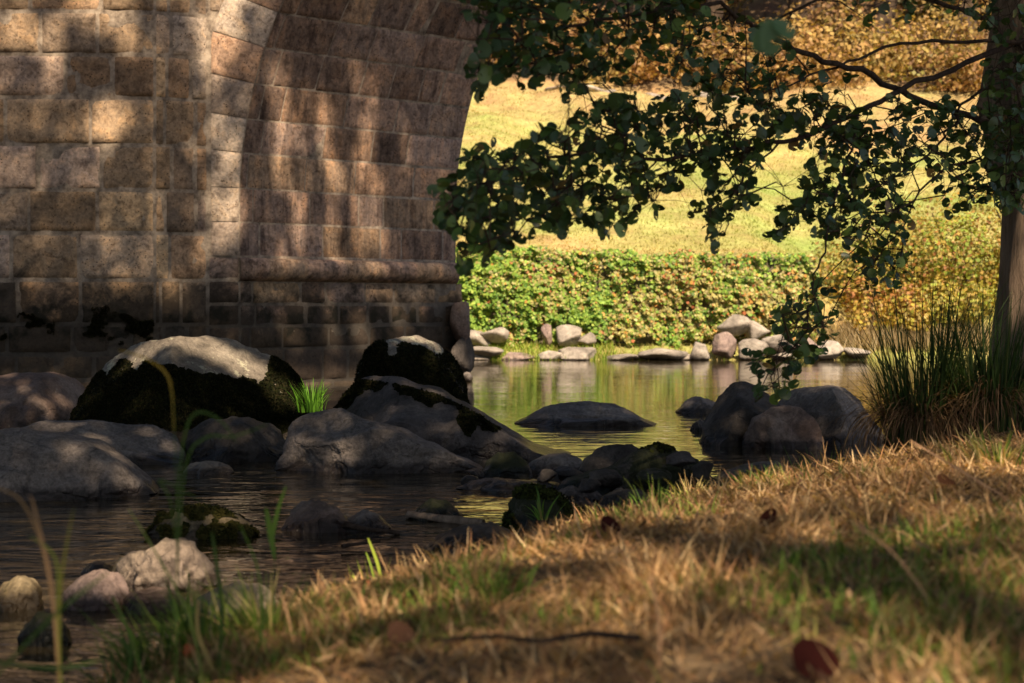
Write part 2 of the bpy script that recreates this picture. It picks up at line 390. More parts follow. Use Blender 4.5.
SD = [(.6, .5, .2), (.5, .36, .16), (.45, .42, .1)]
tuft(372, 590, 5.0, 26, .155, .028, 'bright yellow-green grass tuft sunlit at the water edge of the bank', YG, .007, lean=.25, curl=(0, .4))
tuft(595, 505, 6.2, 14, .13, .02, 'small ochre and green grass tuft on the crest below the mossy flat rock', SD+YG, .008, lean=.25, curl=(0, .4))
tuft(690, 478, 6.4, 40, .13, .03, 'pale straw tuft glowing at the bank crest before the big dark rock', SD, .006, lean=.4)
tuft(660, 500, 5.6, 40, .14, .04, 'green grass tuft on the bank crest right of the ochre tuft', GREENS, .005)
tuft(205, 655, 3.6, 300, .20, .085, 'thick green grass tuft at the lower left bank edge', DG+GREENS, .006, lean=.55)
tuft(268, 662, 3.5, 170, .16, .06, 'green and straw grass tuft beside the thick tuft at lower left', GREENS+SD[:2], .005, lean=.5)
tuft(140, 672, 3.5, 150, .17, .05, 'dark green grass tuft overhanging the water at the lower left corner', DG, .006, lean=.7)
tuft(500, 640, 3.4, 70, .11, .05, 'low green tuft in the straw at the bottom centre of the bank', GREENS, .005, lean=.5)
tuft(820, 462, 8.0, 160, .24, .10, 'soft green grass tuft between the grey boulder and the sedge', DG+GREENS, .006, lean=.5)
tuft(790, 470, 7.6, 70, .2, .07, 'thin arching grass tuft beside the flat shore rock', GREENS+DG, .005, lean=.7)
tuft(311, 412, 11.6, 110, .24, .05, 'vivid green grass tuft growing behind the big mossy boulder', [(.10, .24, .02), (.14, .32, .03), (.07, .17, .02)], .010, lean=.22, onbank=False)
tuft(541, 520, 7.4, 16, .16, .025, 'little green plant tuft on the dark mossy rock', [(.16, .3, .05), (.1, .2, .04)], .012, lean=.6, onbank=False, curl=(.2, 1.2))
tuft(1000, 478, 5.6, 120, .15, .09, 'straw-tipped grass tuft on the bank below the alder trunk', SD+GREENS, .006, lean=.5)
tuft(930, 560, 3.7, 90, .09, .08, 'low green tuft in the right foreground of the bank', GREENS, .005, lean=.6)

# sedge tussock > blades, dead_blades, root_mound
def sedge(px, Y, w, h, n, label, dead=500):
    b0 = P(px, 440, Y); zb = float(zbank(np.array([b0.x]), np.array([b0.y]))[0])
    t = empty('sedge_tussock', (b0.x, b0.y, zb), label, 'sedge', 'sedge tussocks round the alder')
    # mound
    g = []; nu, nv = 28, 10
    for j in range(nv+1):
        for i in range(nu):
            a = i/nu*6.2832; e = j/nv*1.5
            q = Vector((math.cos(a)*math.cos(e)*w*.8, math.sin(a)*math.cos(e)*w*.5, math.sin(e)*.20))
            q = q*(1+.25*fbm(q, 8, 3, px)); g.append((b0.x+q.x, b0.y+q.y, zb-.03+q.z))
    Fm = [[j*nu+i, j*nu+(i+1) % nu, (j+1)*nu+(i+1) % nu, (j+1)*nu+i] for j in range(nv) for i in range(nu)]
    mk('root_mound', g, np.array(Fm), M_MOSS, t, tint=np.tile((.07, .045, .028), (len(g), 1)))
    r = np.sqrt(rs.rand(n))*w; a = rs.uniform(0, 6.28, n)
    B = np.stack([b0.x+r*np.cos(a)*.75, b0.y+r*np.sin(a)*.5, np.full(n, zb+.04)], 1)
    V, Fc, T = ribbons(B, a+rs.uniform(-.6, .6, n), h*(.3+.8*rs.rand(n)**1.3), rs.uniform(1.18, 1.57, n), rs.uniform(0, 1.15, n)**2, rs.uniform(.005, .012, n), pal(n, [(.035, .065, .02), (.06, .10, .03), (.022, .04, .015), (.12, .13, .05)], (3, 3, 2, 1)), seg=6)
    mk('blades', V, Fc, M_GRASS, t, tint=T)
    n = dead; a = rs.uniform(0, 6.28, n); r = rs.uniform(.2, 1, n)*w*.8
    B = np.stack([b0.x+r*np.cos(a), b0.y+r*np.sin(a)*.6, np.full(n, zb+.17)], 1)
    V, Fc, T = ribbons(B, a+rs.uniform(-.4, .4, n), rs.uniform(.2, .46, n), rs.uniform(-.1, 1.1, n), rs.uniform(1.4, 2.9, n), rs.uniform(.004, .008, n), pal(n, [(.13, .075, .04), (.08, .045, .025), (.2, .13, .07)]), seg=6)
    mk('dead_blades', V, Fc, M_GRASS, t, tint=T)
sedge(925, 8.1, .25, .84, 480, 'tall dark sedge tussock with a brown skirt of dead blades before the autumn bushes', 900)
sedge(992, 8.0, .26, .68, 650, 'dense dark sedge tussock at the foot of the alder trunk', 500)

# ------------------------------------------------------------------ boulders
def interp_prof(pts, n):
    xs = [p_[0] for p_ in pts]; ys = [p_[1] for p_ in pts]
    return np.interp(np.linspace(xs[0], xs[-1], n), xs, ys)
def dome(name, prof, Yf, depth, mat, label, group='boulders in the river', zb=0.0, rough=.06, seed=1, nu=70, nv=34, cat='boulder', sq=.62, facet=.03, detail=1.0, ncut=8):
    nu = int(nu*1.5); nv = int(nv*1.5)
    """boulder: silhouette profile (px,py) at its middle distance, real depth behind and in front"""
    Yc = Yf+depth*.85
    pts = [((a-512)/F*Yc, max(1+(HOR-b_)/F*Yc-zb, .005)) for a, b_ in prof]
    x0, x1 = pts[0][0], pts[-1][0]; W = x1-x0
    V = np.zeros((nu, nv, 3)); c0 = Vector(((x0+x1)/2, Yc, zb)); rr_ = random.Random(seed*7+1)
    cuts = [(Vector((rr_.uniform(-1, 1), -rr_.uniform(.25, 1.1), rr_.uniform(-.1, .9))).normalized(), rr_.uniform(.66, .86)) for _ in range(ncut)]
    hs = [p_[1] for p_ in pts]; hm = max(hs)
    for i in range(nu):
        u = i/(nu-1); u2 = .5-.5*math.cos(math.pi*u); x = x0+W*u2
        h = np.interp(x, [p_[0] for p_ in pts], hs)
        e = max(0, 1-abs(2*u2-1)**2.6)**.5
        dp = depth*(.12+.88*e)
        for j in range(nv):
            v = (j/(nv-1))*(math.pi+.9)-.45
            cy = math.cos(v); sy = math.sin(v)
            yy = -math.copysign(abs(cy)**sq, cy)*dp; zz = math.copysign(abs(sy)**(.75), sy)
            zz = zz*h if zz > 0 else zz*max(.35, hm*.5)
            q = Vector((x, Yc+yy, zb+zz))
            qn = Vector(((x-c0.x)/(W*.55), yy/depth, (zz/hm) if hm > .01 else 0)); hc = 0
            for cn, cd_ in cuts:
                ex = qn.dot(cn)-cd_
                if ex > 0: qn -= cn*ex*.93; hc = 1
            if hc: q = Vector((c0.x+qn.x*W*.55, Yc+qn.y*depth, zb+max(qn.z*hm, zz*.55 if zz > 0 else zz)))
            d = Vector(((x-c0.x)/max(W, .01)*1.2, yy/max(depth, .01)*.8, zz/max(hm, .01)*.6))
            d = d.normalized() if d.length > 1e-4 else Vector((0, 0, 1))
            s = min(W, 1.6)
            n1 = fbm(q, 2.2/s, 3, seed)*rough*s*1.3+fbm(q, 8/s, 5, seed+3)*rough*s*.6*detail-max(0, .05-abs(fbm(q, 2.6/s, 2, seed+5)))*rough*s*4.0+fbm((q.x, q.y, q.z*2.3), 6.5, 6, seed+11)*.016*min(1, s*1.5)-max(0, .06-abs(fbm((q.x*.6, q.y, q.z*1.8), 3.1, 3, seed+13)))*.28*min(1, s)
            if facet: n1 += (noise.cell(q*(3.0/s)+Vector((seed, 0, 0)))-.5)*0 - abs(fbm(q, 3.5/s, 2, seed+9))*facet*s
            # flatten above keeps the drawn skyline
            V[i, j] = q+d*n1*(.55 if j/(nv-1) > .3 else 1)
    Fc = gridf(nv, nu)
    o = solo(name, V.reshape(-1, 3), Fc, mat, label, cat, group, smooth=True)
    o['_pts'] = 0; del o['_pts']
    return o, V
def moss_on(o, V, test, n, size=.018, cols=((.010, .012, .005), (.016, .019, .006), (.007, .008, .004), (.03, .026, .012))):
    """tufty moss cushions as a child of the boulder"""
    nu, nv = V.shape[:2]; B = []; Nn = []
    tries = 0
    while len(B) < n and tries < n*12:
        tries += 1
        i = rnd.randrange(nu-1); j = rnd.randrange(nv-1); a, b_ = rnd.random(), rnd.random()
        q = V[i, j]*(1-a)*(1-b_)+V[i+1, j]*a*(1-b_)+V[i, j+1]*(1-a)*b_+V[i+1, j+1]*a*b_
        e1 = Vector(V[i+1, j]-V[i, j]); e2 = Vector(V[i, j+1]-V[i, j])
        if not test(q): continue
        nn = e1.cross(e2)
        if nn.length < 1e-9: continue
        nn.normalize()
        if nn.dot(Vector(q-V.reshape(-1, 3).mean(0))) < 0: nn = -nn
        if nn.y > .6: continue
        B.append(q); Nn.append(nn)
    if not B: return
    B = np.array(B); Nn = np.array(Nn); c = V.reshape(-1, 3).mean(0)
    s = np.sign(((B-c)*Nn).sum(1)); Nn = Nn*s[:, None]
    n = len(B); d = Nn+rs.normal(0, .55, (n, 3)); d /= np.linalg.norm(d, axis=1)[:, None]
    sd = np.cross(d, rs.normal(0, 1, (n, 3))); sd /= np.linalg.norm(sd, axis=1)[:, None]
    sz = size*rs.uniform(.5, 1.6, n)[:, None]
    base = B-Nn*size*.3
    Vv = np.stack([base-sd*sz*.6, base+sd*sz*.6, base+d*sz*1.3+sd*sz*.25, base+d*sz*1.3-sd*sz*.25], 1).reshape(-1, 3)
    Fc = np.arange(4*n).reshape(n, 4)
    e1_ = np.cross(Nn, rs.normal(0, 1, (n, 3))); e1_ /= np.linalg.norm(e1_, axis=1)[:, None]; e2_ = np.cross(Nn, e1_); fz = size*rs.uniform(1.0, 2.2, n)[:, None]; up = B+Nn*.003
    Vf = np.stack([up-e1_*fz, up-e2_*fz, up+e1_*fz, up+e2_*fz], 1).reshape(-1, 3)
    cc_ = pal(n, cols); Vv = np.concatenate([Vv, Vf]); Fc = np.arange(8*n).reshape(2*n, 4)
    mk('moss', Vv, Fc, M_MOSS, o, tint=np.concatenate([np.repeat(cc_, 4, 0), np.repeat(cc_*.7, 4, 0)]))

BR = 'boulders in the river below the bridge'
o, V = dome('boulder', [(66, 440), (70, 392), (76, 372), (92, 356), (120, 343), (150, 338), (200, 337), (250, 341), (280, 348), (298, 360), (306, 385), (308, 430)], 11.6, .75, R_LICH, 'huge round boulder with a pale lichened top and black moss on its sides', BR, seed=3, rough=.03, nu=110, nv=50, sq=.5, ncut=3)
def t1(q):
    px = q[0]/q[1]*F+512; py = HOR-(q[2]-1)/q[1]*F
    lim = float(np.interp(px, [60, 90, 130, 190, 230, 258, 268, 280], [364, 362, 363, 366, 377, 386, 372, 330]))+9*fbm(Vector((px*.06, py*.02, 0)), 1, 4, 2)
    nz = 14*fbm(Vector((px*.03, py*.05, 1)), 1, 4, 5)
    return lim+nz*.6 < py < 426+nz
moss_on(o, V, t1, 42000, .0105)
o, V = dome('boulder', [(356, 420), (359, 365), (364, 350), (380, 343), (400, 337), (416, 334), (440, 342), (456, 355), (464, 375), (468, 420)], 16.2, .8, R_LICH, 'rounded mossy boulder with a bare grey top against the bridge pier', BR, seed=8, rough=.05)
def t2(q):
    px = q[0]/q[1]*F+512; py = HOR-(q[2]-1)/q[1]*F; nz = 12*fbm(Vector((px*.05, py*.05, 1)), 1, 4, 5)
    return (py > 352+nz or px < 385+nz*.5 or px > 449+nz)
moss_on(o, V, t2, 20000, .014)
o, V = dome('boulder', [(312, 470), (318, 400), (323, 382), (345, 374), (372, 375), (400, 380), (440, 391), (480, 411), (510, 431), (535, 447), (556, 456), (570, 472)], 10.9, .8, R_SLATE, 'long dark slanting boulder falling to the right behind the light grey one', BR, seed=21, rough=.03, nu=120, nv=44)
def t3(q):
    px = q[0]/q[1]*F+512; py = HOR-(q[2]-1)/q[1]*F
    top = np.interp(px, [318, 345, 400, 440, 480, 510], [385, 376, 382, 393, 413, 433])
    nz = fbm(Vector((px*.04, py*.04, 3)), 1, 4, 5)
    return px < 500 and top+3 < py < top+14+26*nz
moss_on(o, V, t3, 7000, .012)
dome('boulder', [(272, 474), (280, 445), (288, 428), (302, 415), (318, 408), (338, 410), (370, 419), (400, 428), (440, 446), (466, 460), (482, 474)], 10.2, .40, R_GREY, 'light grey granite boulder with a ridge, standing in the water before the dark slanting one', BR, seed=33, rough=.04, nu=110, nv=44, facet=.05)
dome('boulder', [(-70, 430), (-40, 385), (0, 376), (40, 373), (62, 378), (76, 392), (84, 425)], 14.0, 1.0, R_BROWN, 'broad brown boulder at the foot of the pier, left of the huge mossy one', BR, seed=41, rough=.03)
dome('boulder', [(2, 468), (12, 430), (40, 421), (100, 420), (150, 425), (172, 434), (184, 448), (188, 468)], 10.7, .40, R_GREY, 'long low grey-brown boulder below the huge mossy one', BR, seed=47, rough=.025, nu=90)
dome('boulder', [(-90, 500), (-40, 438), (0, 432), (25, 431), (60, 434), (92, 440), (112, 450), (135, 473), (156, 496)], 8.75, .45, R_GREY, 'large blue-grey boulder cut by the left edge of the view', BR, seed=52, rough=.03, nu=90)
dome('boulder', [(176, 464), (184, 432), (205, 420), (245, 418), (275, 428), (290, 450), (294, 466)], 11.0, .35, R_DARK, 'dark undercut rock beneath the huge mossy boulder', BR, seed=55, rough=.06)
dome('stone', [(184, 475), (190, 464), (205, 461), (222, 461), (231, 467), (234, 475)], 10.2, .12, R_PALE, 'small pale flat stone at the waterline below the undercut rock', None, seed=58, rough=.05, nu=30, nv=18, cat='stone')
o, V = dome('boulder', [(146, 545), (154, 518), (170, 508), (188, 505), (215, 509), (238, 517), (250, 530), (256, 545)], 7.3, .2, R_OCHRE, 'low dark boulder with olive moss in the riffle above the pale rocks', BR, seed=61, rough=.06)
moss_on(o, V, lambda q: fbm(q, 9, 4, 2) > -.05, 3500, .011, ((.05, .045, .012), (.03, .034, .01), (.08, .07, .02)))
dome('boulder', [(280, 533), (290, 512), (303, 503), (318, 502), (335, 509), (348, 520), (358, 533)], 7.55, .16, R_BROWN, 'rough brown rock in midstream, left one of a touching pair', BR, seed=64, rough=.09, nu=50, nv=26)
dome('boulder', [(338, 533), (350, 516), (362, 511), (378, 517), (390, 533)], 7.6, .13, R_GREY, 'small grey rock in midstream, right one of a touching pair', BR, seed=66, rough=.09, nu=40, nv=22)
dome('boulder', [(410, 521), (417, 507), (430, 499), (446, 500), (458, 511), (462, 521)], 8.0, .12, R_MOSSY, 'small black mossy boulder just behind the wet log', BR, seed=67, rough=.05, nu=44, nv=24)
dome('boulder', [(424, 560), (440, 538), (465, 527), (490, 524), (515, 532), (530, 560)], 6.8, .2, R_DARK, 'dark wet rock half buried at the bank edge beyond the glowing tuft', BR, seed=68, rough=.08, nu=50, nv=26)
dome('boulder', [(482, 477), (487, 461), (498, 453), (515, 453), (527, 461), (533, 477)], 9.9, .15, R_MOSSY, 'round black mossy boulder at the right end of the slanting one', BR, seed=70, rough=.05, nu=50, nv=26)
dome('boulder', [(522, 478), (532, 462), (550, 454), (566, 453), (580, 460), (590, 478)], 10.1, .2, R_GREY, 'rounded grey boulder right of the round black mossy one', BR, seed=72, rough=.05, nu=50, nv=26)
o, V = dome('boulder', [(574, 480), (584, 459), (598, 448), (614, 443), (632, 445), (648, 455), (660, 480)], 9.6, .22, R_DARK, 'dark hump-backed boulder in the shore cluster', BR, seed=74, rough=.05, nu=60, nv=28)
o, V = dome('boulder', [(560, 496), (572, 480), (600, 468), (628, 456), (655, 449), (682, 449), (692, 458), (706, 468), (722, 488)], 9.0, .3, R_MOSSY, 'wide flat mossy rock leading from the shore cluster to the bank', BR, seed=76, rough=.07, nu=80, nv=34)
moss_on(o, V, lambda q: q[2] > .22 and fbm(q, 5, 4, 2) > -.05, 2600, .010, ((.03, .034, .010), (.05, .055, .014), (.02, .02, .01)))
dome('boulder', [(548, 505), (556, 490), (572, 484), (592, 487), (604, 497), (610, 506)], 8.6, .12, R_GREY, 'small light grey rock in front of the shore cluster', BR, seed=78, rough=.1, nu=40, nv=22)
dome('boulder', [(596, 512), (604, 496), (622, 488), (646, 492), (660, 512)], 8.1, .15, R_DARK, 'angular dark rock wedged between shore cluster and bank', BR, seed=79, rough=.1, nu=40, nv=22)
dome('boulder', [(455, 492), (470, 483), (500, 478), (540, 480), (570, 492)], 9.2, .2, R_DARK, 'flat dark ledge awash between the grey boulder and the cluster', BR, seed=80, rough=.06, nu=50, nv=22)
o, V = dome('boulder', [(506, 535), (509, 500), (518, 489), (535, 486), (552, 490), (566, 502), (584, 516), (596, 535)], 7.5, .2, R_MOSSY, 'blocky mossy boulder where the golden reflection meets the bank', BR, seed=82, rough=.07, nu=60, nv=30)
moss_on(o, V, lambda q: q[2] > .15 or fbm(q, 6, 4, 2) > .1, 3000, .011, ((.04, .05, .012), (.06, .07, .018), (.02, .022, .01)))
dome('boulder', [(513, 426), (528, 416), (545, 407), (562, 403), (590, 402), (615, 404), (632, 412), (645, 420), (654, 426)], 14.3, .5, R_GREY, 'smooth low grey dome of rock alone in the open water', BR, seed=86, rough=.012, nu=80, nv=34, sq=.8)
dome('boulder', [(676, 413), (686, 402), (698, 396), (708, 399), (722, 405), (736, 413)], 16.0, .3, R_GREY, 'small flat grey rock in the water behind the big dark one', BR, seed=88, rough=.05, nu=40, nv=22)
dome('stone', [(690, 431), (693, 423), (700, 419), (706, 422), (709, 431)], 13.8, .08, R_DARK, 'tiny round dark stone touching the big dark rock', None, seed=90, rough=.05, nu=26, nv=16, cat='stone')
dome('boulder', [(703, 445), (706, 422), (716, 402), (730, 388), (744, 383), (758, 385), (772, 396), (788, 412), (798, 445)], 12.2, .45, R_DARK, 'big dark rounded boulder under the hanging alder twig', BR, seed=92, rough=.05, nu=70, nv=34)
dome('boulder', [(770, 448), (776, 410), (786, 394), (804, 388), (830, 385), (852, 387), (868, 398), (884, 448)], 12.4, .55, R_GREY, 'big smooth grey boulder left of the sedge tussock', BR, seed=94, rough=.03, nu=70, nv=34)
dome('boulder', [(744, 442), (756, 420), (776, 408), (796, 405), (812, 416), (822, 442)], 12.0, .25, R_BROWN, 'lower brown rock leaning between the big dark and big grey boulders', BR, seed=96, rough=.07, nu=50, nv=26)
dome('boulder', [(712, 492), (724, 472), (748, 463), (778, 461), (800, 470), (816, 492)], 9.6, .22, R_GREY, 'flat grey shore rock rising from the crest grass', BR, seed=98, rough=.04, nu=60, nv=28)
jb = [(536, 556, 470, 480, 9.4), (556, 584, 466, 478, 9.5), (590, 622, 470, 484, 9.0), (616, 640, 462, 474, 9.3), (640, 668, 468, 482, 8.7), (530, 552, 486, 498, 8.7), (548, 572, 492, 506, 8.3), (574, 600, 480, 492, 8.7), (576, 602, 500, 512, 7.9), (466, 484, 466, 476, 9.8), (462, 478, 476, 484, 9.5), (668, 694, 452, 464, 9.2), (690, 716, 462, 476, 8.9), (488, 512, 538, 552, 6.9), (446, 474, 546, 560, 6.6)]
jl = ['small dark angular stone at the left of the shore jumble', 'flat dark stone touching the rounded grey boulder', 'angular stone in the hollow of the shore jumble', 'dark chip of rock on the hump-backed boulder', 'angular stone on the mossy flat rock', 'light chip at the waterline left of the small light grey rock', 'pale broken stone next to the blocky mossy boulder', 'dark slab edge above the small light grey rock', 'brown stone wedged against the grass crest', 'small stone in the water left of the round black mossy boulder', 'tiny wet stone left of the round black mossy boulder', 'angular stone at the upper right of the mossy flat rock', 'last dark stone of the jumble beside the open water', 'wet stone on the half buried dark rock', 'small wet stone at the foot of the half buried dark rock']
JM = [R_DARK, R_SLATE, R_DARK, R_SLATE, R_MOSSY, R_GREY, R_GREY, R_DARK, R_BROWN, R_DARK, R_DARK, R_SLATE, R_DARK, R_DARK, R_SLATE]
LATE = list(zip(jb, jl, JM))
# pale rocks close by
PR = 'small rocks in the near shallows'
dome('rock', [(110, 592), (116, 566), (126, 555), (146, 548), (160, 540), (176, 538), (192, 544), (206, 560), (218, 592)], 5.95, .17, R_PALE, 'pale sunlit peaked rock, largest in the near shallows', PR, seed=101, rough=.09, facet=.12, nu=60, nv=32, cat='rock')
dome('rock', [(60, 606), (68, 590), (80, 578), (98, 571), (116, 571), (127, 582), (130, 606)], 5.6, .11, R_PINK, 'pinkish lozenge rock left of the pale peaked one', PR, seed=103, rough=.06, facet=.08, nu=44, nv=26, cat='rock')
dome('rock', [(110, 576), (113, 561), (120, 556), (127, 558), (130, 576)], 6.15, .05, R_OCHRE, 'small yellow-mossed stone tucked behind the pinkish rock', PR, seed=105, rough=.06, nu=28, nv=18, cat='rock')
dome('rock', [(80, 575), (86, 564), (98, 561), (110, 566), (114, 575)], 6.35, .07, R_GREY, 'small bluish stone awash behind the pinkish rock', PR, seed=107, rough=.06, nu=28, nv=18, cat='rock')
dome('rock', [(-12, 606), (0, 585), (18, 576), (30, 579), (38, 590), (42, 606)], 5.6, .1, R_OCHRE, 'brown and olive rock at the left edge of the shallows', PR, seed=109, rough=.08, nu=36, nv=22, cat='rock')
dome('rock', [(16, 652), (22, 624), (36, 613), (52, 614), (63, 626), (70, 652)], 5.0, .06, R_MOSSY, 'dark mossy rock nearest the camera at lower left', PR, seed=111, rough=.1, nu=36, nv=22, cat='rock')
dome('rock', [(188, 632), (198, 600), (216, 588), (240, 583), (262, 590), (276, 606), (284, 632)], 5.3, .14, R_PALE, 'warm pale rock behind the thick green grass tuft', PR, seed=113, rough=.07, nu=44, nv=24, cat='rock')
dome('rock', [(118, 602), (128, 592), (150, 589), (176, 592), (190, 606)], 5.55, .1, R_BROWN, 'low wet brown rock at the foot of the pale peaked one', PR, seed=115, rough=.08, nu=36, nv=20, cat='rock')

# wet driftwood
def tube(acc, pts, rad, sides=8, T=None, wob=0.0):
    pts = [Vector(p_) for p_ in pts]; n = len(pts); Vv = []
    for i, p_ in enumerate(pts):
        d = (pts[min(i+1, n-1)]-pts[max(i-1, 0)]).normalized()
        a = d.cross(Vector((0, 0, 1))) if abs(d.z) < .9 else d.cross(Vector((0, 1, 0)))
        a.normalize(); b_ = d.cross(a)
        for k in range(sides):
            an = 6.2832*k/sides; r = rad[i]*(1+(wob*fbm(p_*1.0+a*math.cos(an)*.3+b_*math.sin(an)*.3, 6, 2, 1) if wob else 0))
            Vv.append(p_+(a*math.cos(an)+b_*math.sin(an))*r)
    Fc = [[i*sides+k, i*sides+(k+1) % sides, (i+1)*sides+(k+1) % sides, (i+1)*sides+k] for i in range(n-1) for k in range(sides)]
    acc.add([tuple(v) for v in Vv], Fc, T)
def stick(pts, r0, r1, label, mat, name='driftwood_log', cat='driftwood'):
    a = Acc(); q = [P(*p_) for p_ in pts]; fine = []
    for i in range(len(q)-1):
        for k in range(5): fine.append(q[i].lerp(q[i+1], k/5)+Vector((rnd.uniform(-1, 1), rnd.uniform(-1, 1), rnd.uniform(-1, 1)))*r0*.15)
    fine.append(q[-1]); n = len(fine)
    tube(a, fine, [r0+(r1-r0)*i/(n-1) for i in range(n)], 10, wob=.6)
    V, Fc, _ = a.out(); return solo(name, V, Fc, mat, label, cat, smooth=True)
stick([(408, 514, 8.1), (440, 519, 7.95), (484, 523, 7.8)], .022, .016, 'pale brown wet log lying on the water beside the black mossy boulder', M_BARK)
stick([(343, 525, 7.6), (372, 530, 7.5), (400, 533, 7.5)], .013, .007, 'thin black stick lying across the riffle behind the midstream rocks', M_TWIG, 'driftwood_stick')
stick([(342, 546, 7.0), (380, 541, 7.1)], .009, .006, 'short dark stick floating nearer than the long one', M_TWIG, 'driftwood_stick')
stick([(640, 638, 2.62), (590, 634, 2.66), (540, 642, 2.62), (500, 636, 2.66), (432, 640, 2.70)], .005, .003, 'dark crooked twig lying in the straw at bottom centre', M_TWIG, 'fallen_twig', 'twig')

# ------------------------------------------------------------------ the bridge
Wp = .012529*21.3/21.3
def xy(px, Y): return Vector(((px-512)/F*Y, Y))
A0 = Vector((-10.5, 20.7)); A1 = xy(155, 21.0); B1 = xy(208, 21.3); C1 = xy(240, 21.36); D1 = xy(456, 23.92); LOW = .008
ZS, RR = 2.28, 6.3; ZTOP = 5.9
def off(z): return 0.0 if z < ZS else RR-math.sqrt(max(RR*RR-(z-ZS)**2, .01))
bridge = empty('stone_bridge', (A1.x, A1.y, 0), 'old stone bridge pier of squared granite with the curved underside of its arch', 'bridge')
class Wall:
    def __init__(s, p0, p1, arch=False, push=0): s.p0, s.p1, s.arch, s.push = p0, p1, arch, push; s.L = (p1-p0).length; d = (p1-p0)/s.L; s.n = Vector((d.y, -d.x)); s.d = d
    def pt(s, t, z, h):
        q = s.p0+s.d*t+s.n*(h+s.push); o_ = off(z) if s.arch else 0
        return (q.x+o_, q.y, z-(h*min((z-ZS)/RR, 1)*.8 if s.arch and z > ZS else 0))
def blocks(acc, wall, s0f, s1f, zs, wmin, wmax, cols, rough=.012, dpt=.018, bev=.02, gap=.009, seed=0, joint=lambda s, z: 0.0, res=.055, start=None):
    r = random.Random(seed)
    for zi in range(len(zs)-1):
        z0, z1 = zs[zi], zs[zi+1]; zm = (z0+z1)/2
        a, e = s0f(zm), s1f(zm); cuts = [a]; x = a+r.uniform(.3, 1)*wmin
        while x < e-wmin*.55:
            cuts.append(x); x += r.uniform(wmin, wmax)
        cuts.append(e)
        for ci in range(len(cuts)-1):
            c0, c1 = cuts[ci], cuts[ci+1]
            def edge(c, z, end): return c if end == 0 else (s0f(z) if end == 1 else s1f(z))
            base = Vector(cols[r.randrange(len(cols))])*r.uniform(.68, 1.3)
            proud = r.uniform(-.3, .6)*dpt; nu = max(5, int((c1-c0)/res)); nv = max(5, int((z1-z0)/res)); sd = r.random()*50
            V = []; slant = r.uniform(-.012, .012)
            for j in range(nv+1):
                tv = j/nv
                for i in range(nu+1):
                    tu = i/nu
                    # inset bevel ring
                    zz0, zz1 = z0+gap, z1-gap
                    z = zz0+(zz1-zz0)*(.5-.5*math.cos(math.pi*tv)*(.65+.35*abs(math.cos(math.pi*tv))))
                    cc0 = edge(c0, z, 1 if ci == 0 else 0)+gap; cc1 = edge(c1, z, 2 if ci == len(cuts)-2 else 0)-gap
                    s = cc0+(cc1-cc0)*(.5-.5*math.cos(math.pi*tu)*(.65+.35*abs(math.cos(math.pi*tu))))
                    de = min(s-cc0, cc1-s, z-zz0, zz1-z)
                    wob = noise.noise(Vector((s*4+sd, z*4, seed)))*.014
                    de2 = max(de+wob*(1 if de > 1e-5 else 0), 0)
                    h = -dpt+(dpt+proud)*min(1, de2/bev)**.5
                    if de > 1e-5: h += noise.fractal(Vector((s*3.2+sd, z*3.2, sd)), 1, 2, 4)*rough+slant*(tu-.5)
                    zj = z+joint(s, z)
                    V.append(wall.pt(s, zj, h))
            Fc = gridf(nu+1, nv+1); acc.add(V, Fc, tuple(base))
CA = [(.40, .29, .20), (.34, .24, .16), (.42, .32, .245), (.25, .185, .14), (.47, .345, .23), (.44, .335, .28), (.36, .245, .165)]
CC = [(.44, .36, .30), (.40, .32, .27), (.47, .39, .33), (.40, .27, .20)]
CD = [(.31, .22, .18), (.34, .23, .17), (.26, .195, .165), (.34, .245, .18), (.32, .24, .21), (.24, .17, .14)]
k21 = 21.0/F; zA = [-.5, .0, .1]+[1+(HOR-p_)*k21 for p_ in (345, 323, 280, 233, 190, 145, 98, 55, 12)]
zA = [-.5, .1, .43, .80]+[1+(HOR-p_)*k21 for p_ in (280, 233, 190, 145, 98, 55, 12)]+[5.2, 5.9]
k22 = 21.36/F; zD = [1+(HOR-p_)*k22 for p_ in (256, 222, 188, 153, 119, 84, 48, 13)]+[5.18, 5.62, 5.9]
zL = [-.5, .05, .48, .77, 1.05, 1.35]
wA = Wall(A0, A1); wB = Wall(A1, B1); wC = Wall(B1, C1); wD = Wall(C1, D1, True); wDL = Wall(C1, D1+Vector((.09, .10)), False, LOW)
a = Acc(); blocks(a, wA, lambda z: 0, lambda z: wA.L, zA, .5, 1.05, CA, .022, .022, .034, .016, 5); V, Fc, T = a.out(); mk('cutwater_blocks', V, Fc, M_STONE, bridge, T, True)
def ringo(z): return -.0+(0 if z < 3.6 else (z-3.6)**1.35*.28)   # outer edge of the arch ring
wBC = Wall(B1-Vector((.0, 0)), B1+Vector((3, .0)))
a = Acc(); blocks(a, wB, lambda z: 0, lambda z: wB.L, zA, .24, .46, CA+CC[:1], .016, .018, .03, .012, 9); V, Fc, T = a.out(); mk('pier_face_blocks', V, Fc, M_STONE, bridge, T, True)
inner = lambda z: (C1.x-B1.x)+off(z)
a = Acc()
zR = zL+zD
blocks(a, wBC, lambda z: max(0, (off(z)-.30) if off(z) > .3 else 0)+.035, inner, sorted(set(zD)), .9, 1.2, CC, .005, .008, .014, .005, 13,
       joint=lambda s, z: 0 if z < ZS else (C1.x-B1.x+off(z)-s)*math.tan(math.asin(min((z-ZS)/RR, .9)))*.95)
V, Fc, T = a.out(); mk('arch_ring', V, Fc, M_STONE, bridge, T, True)
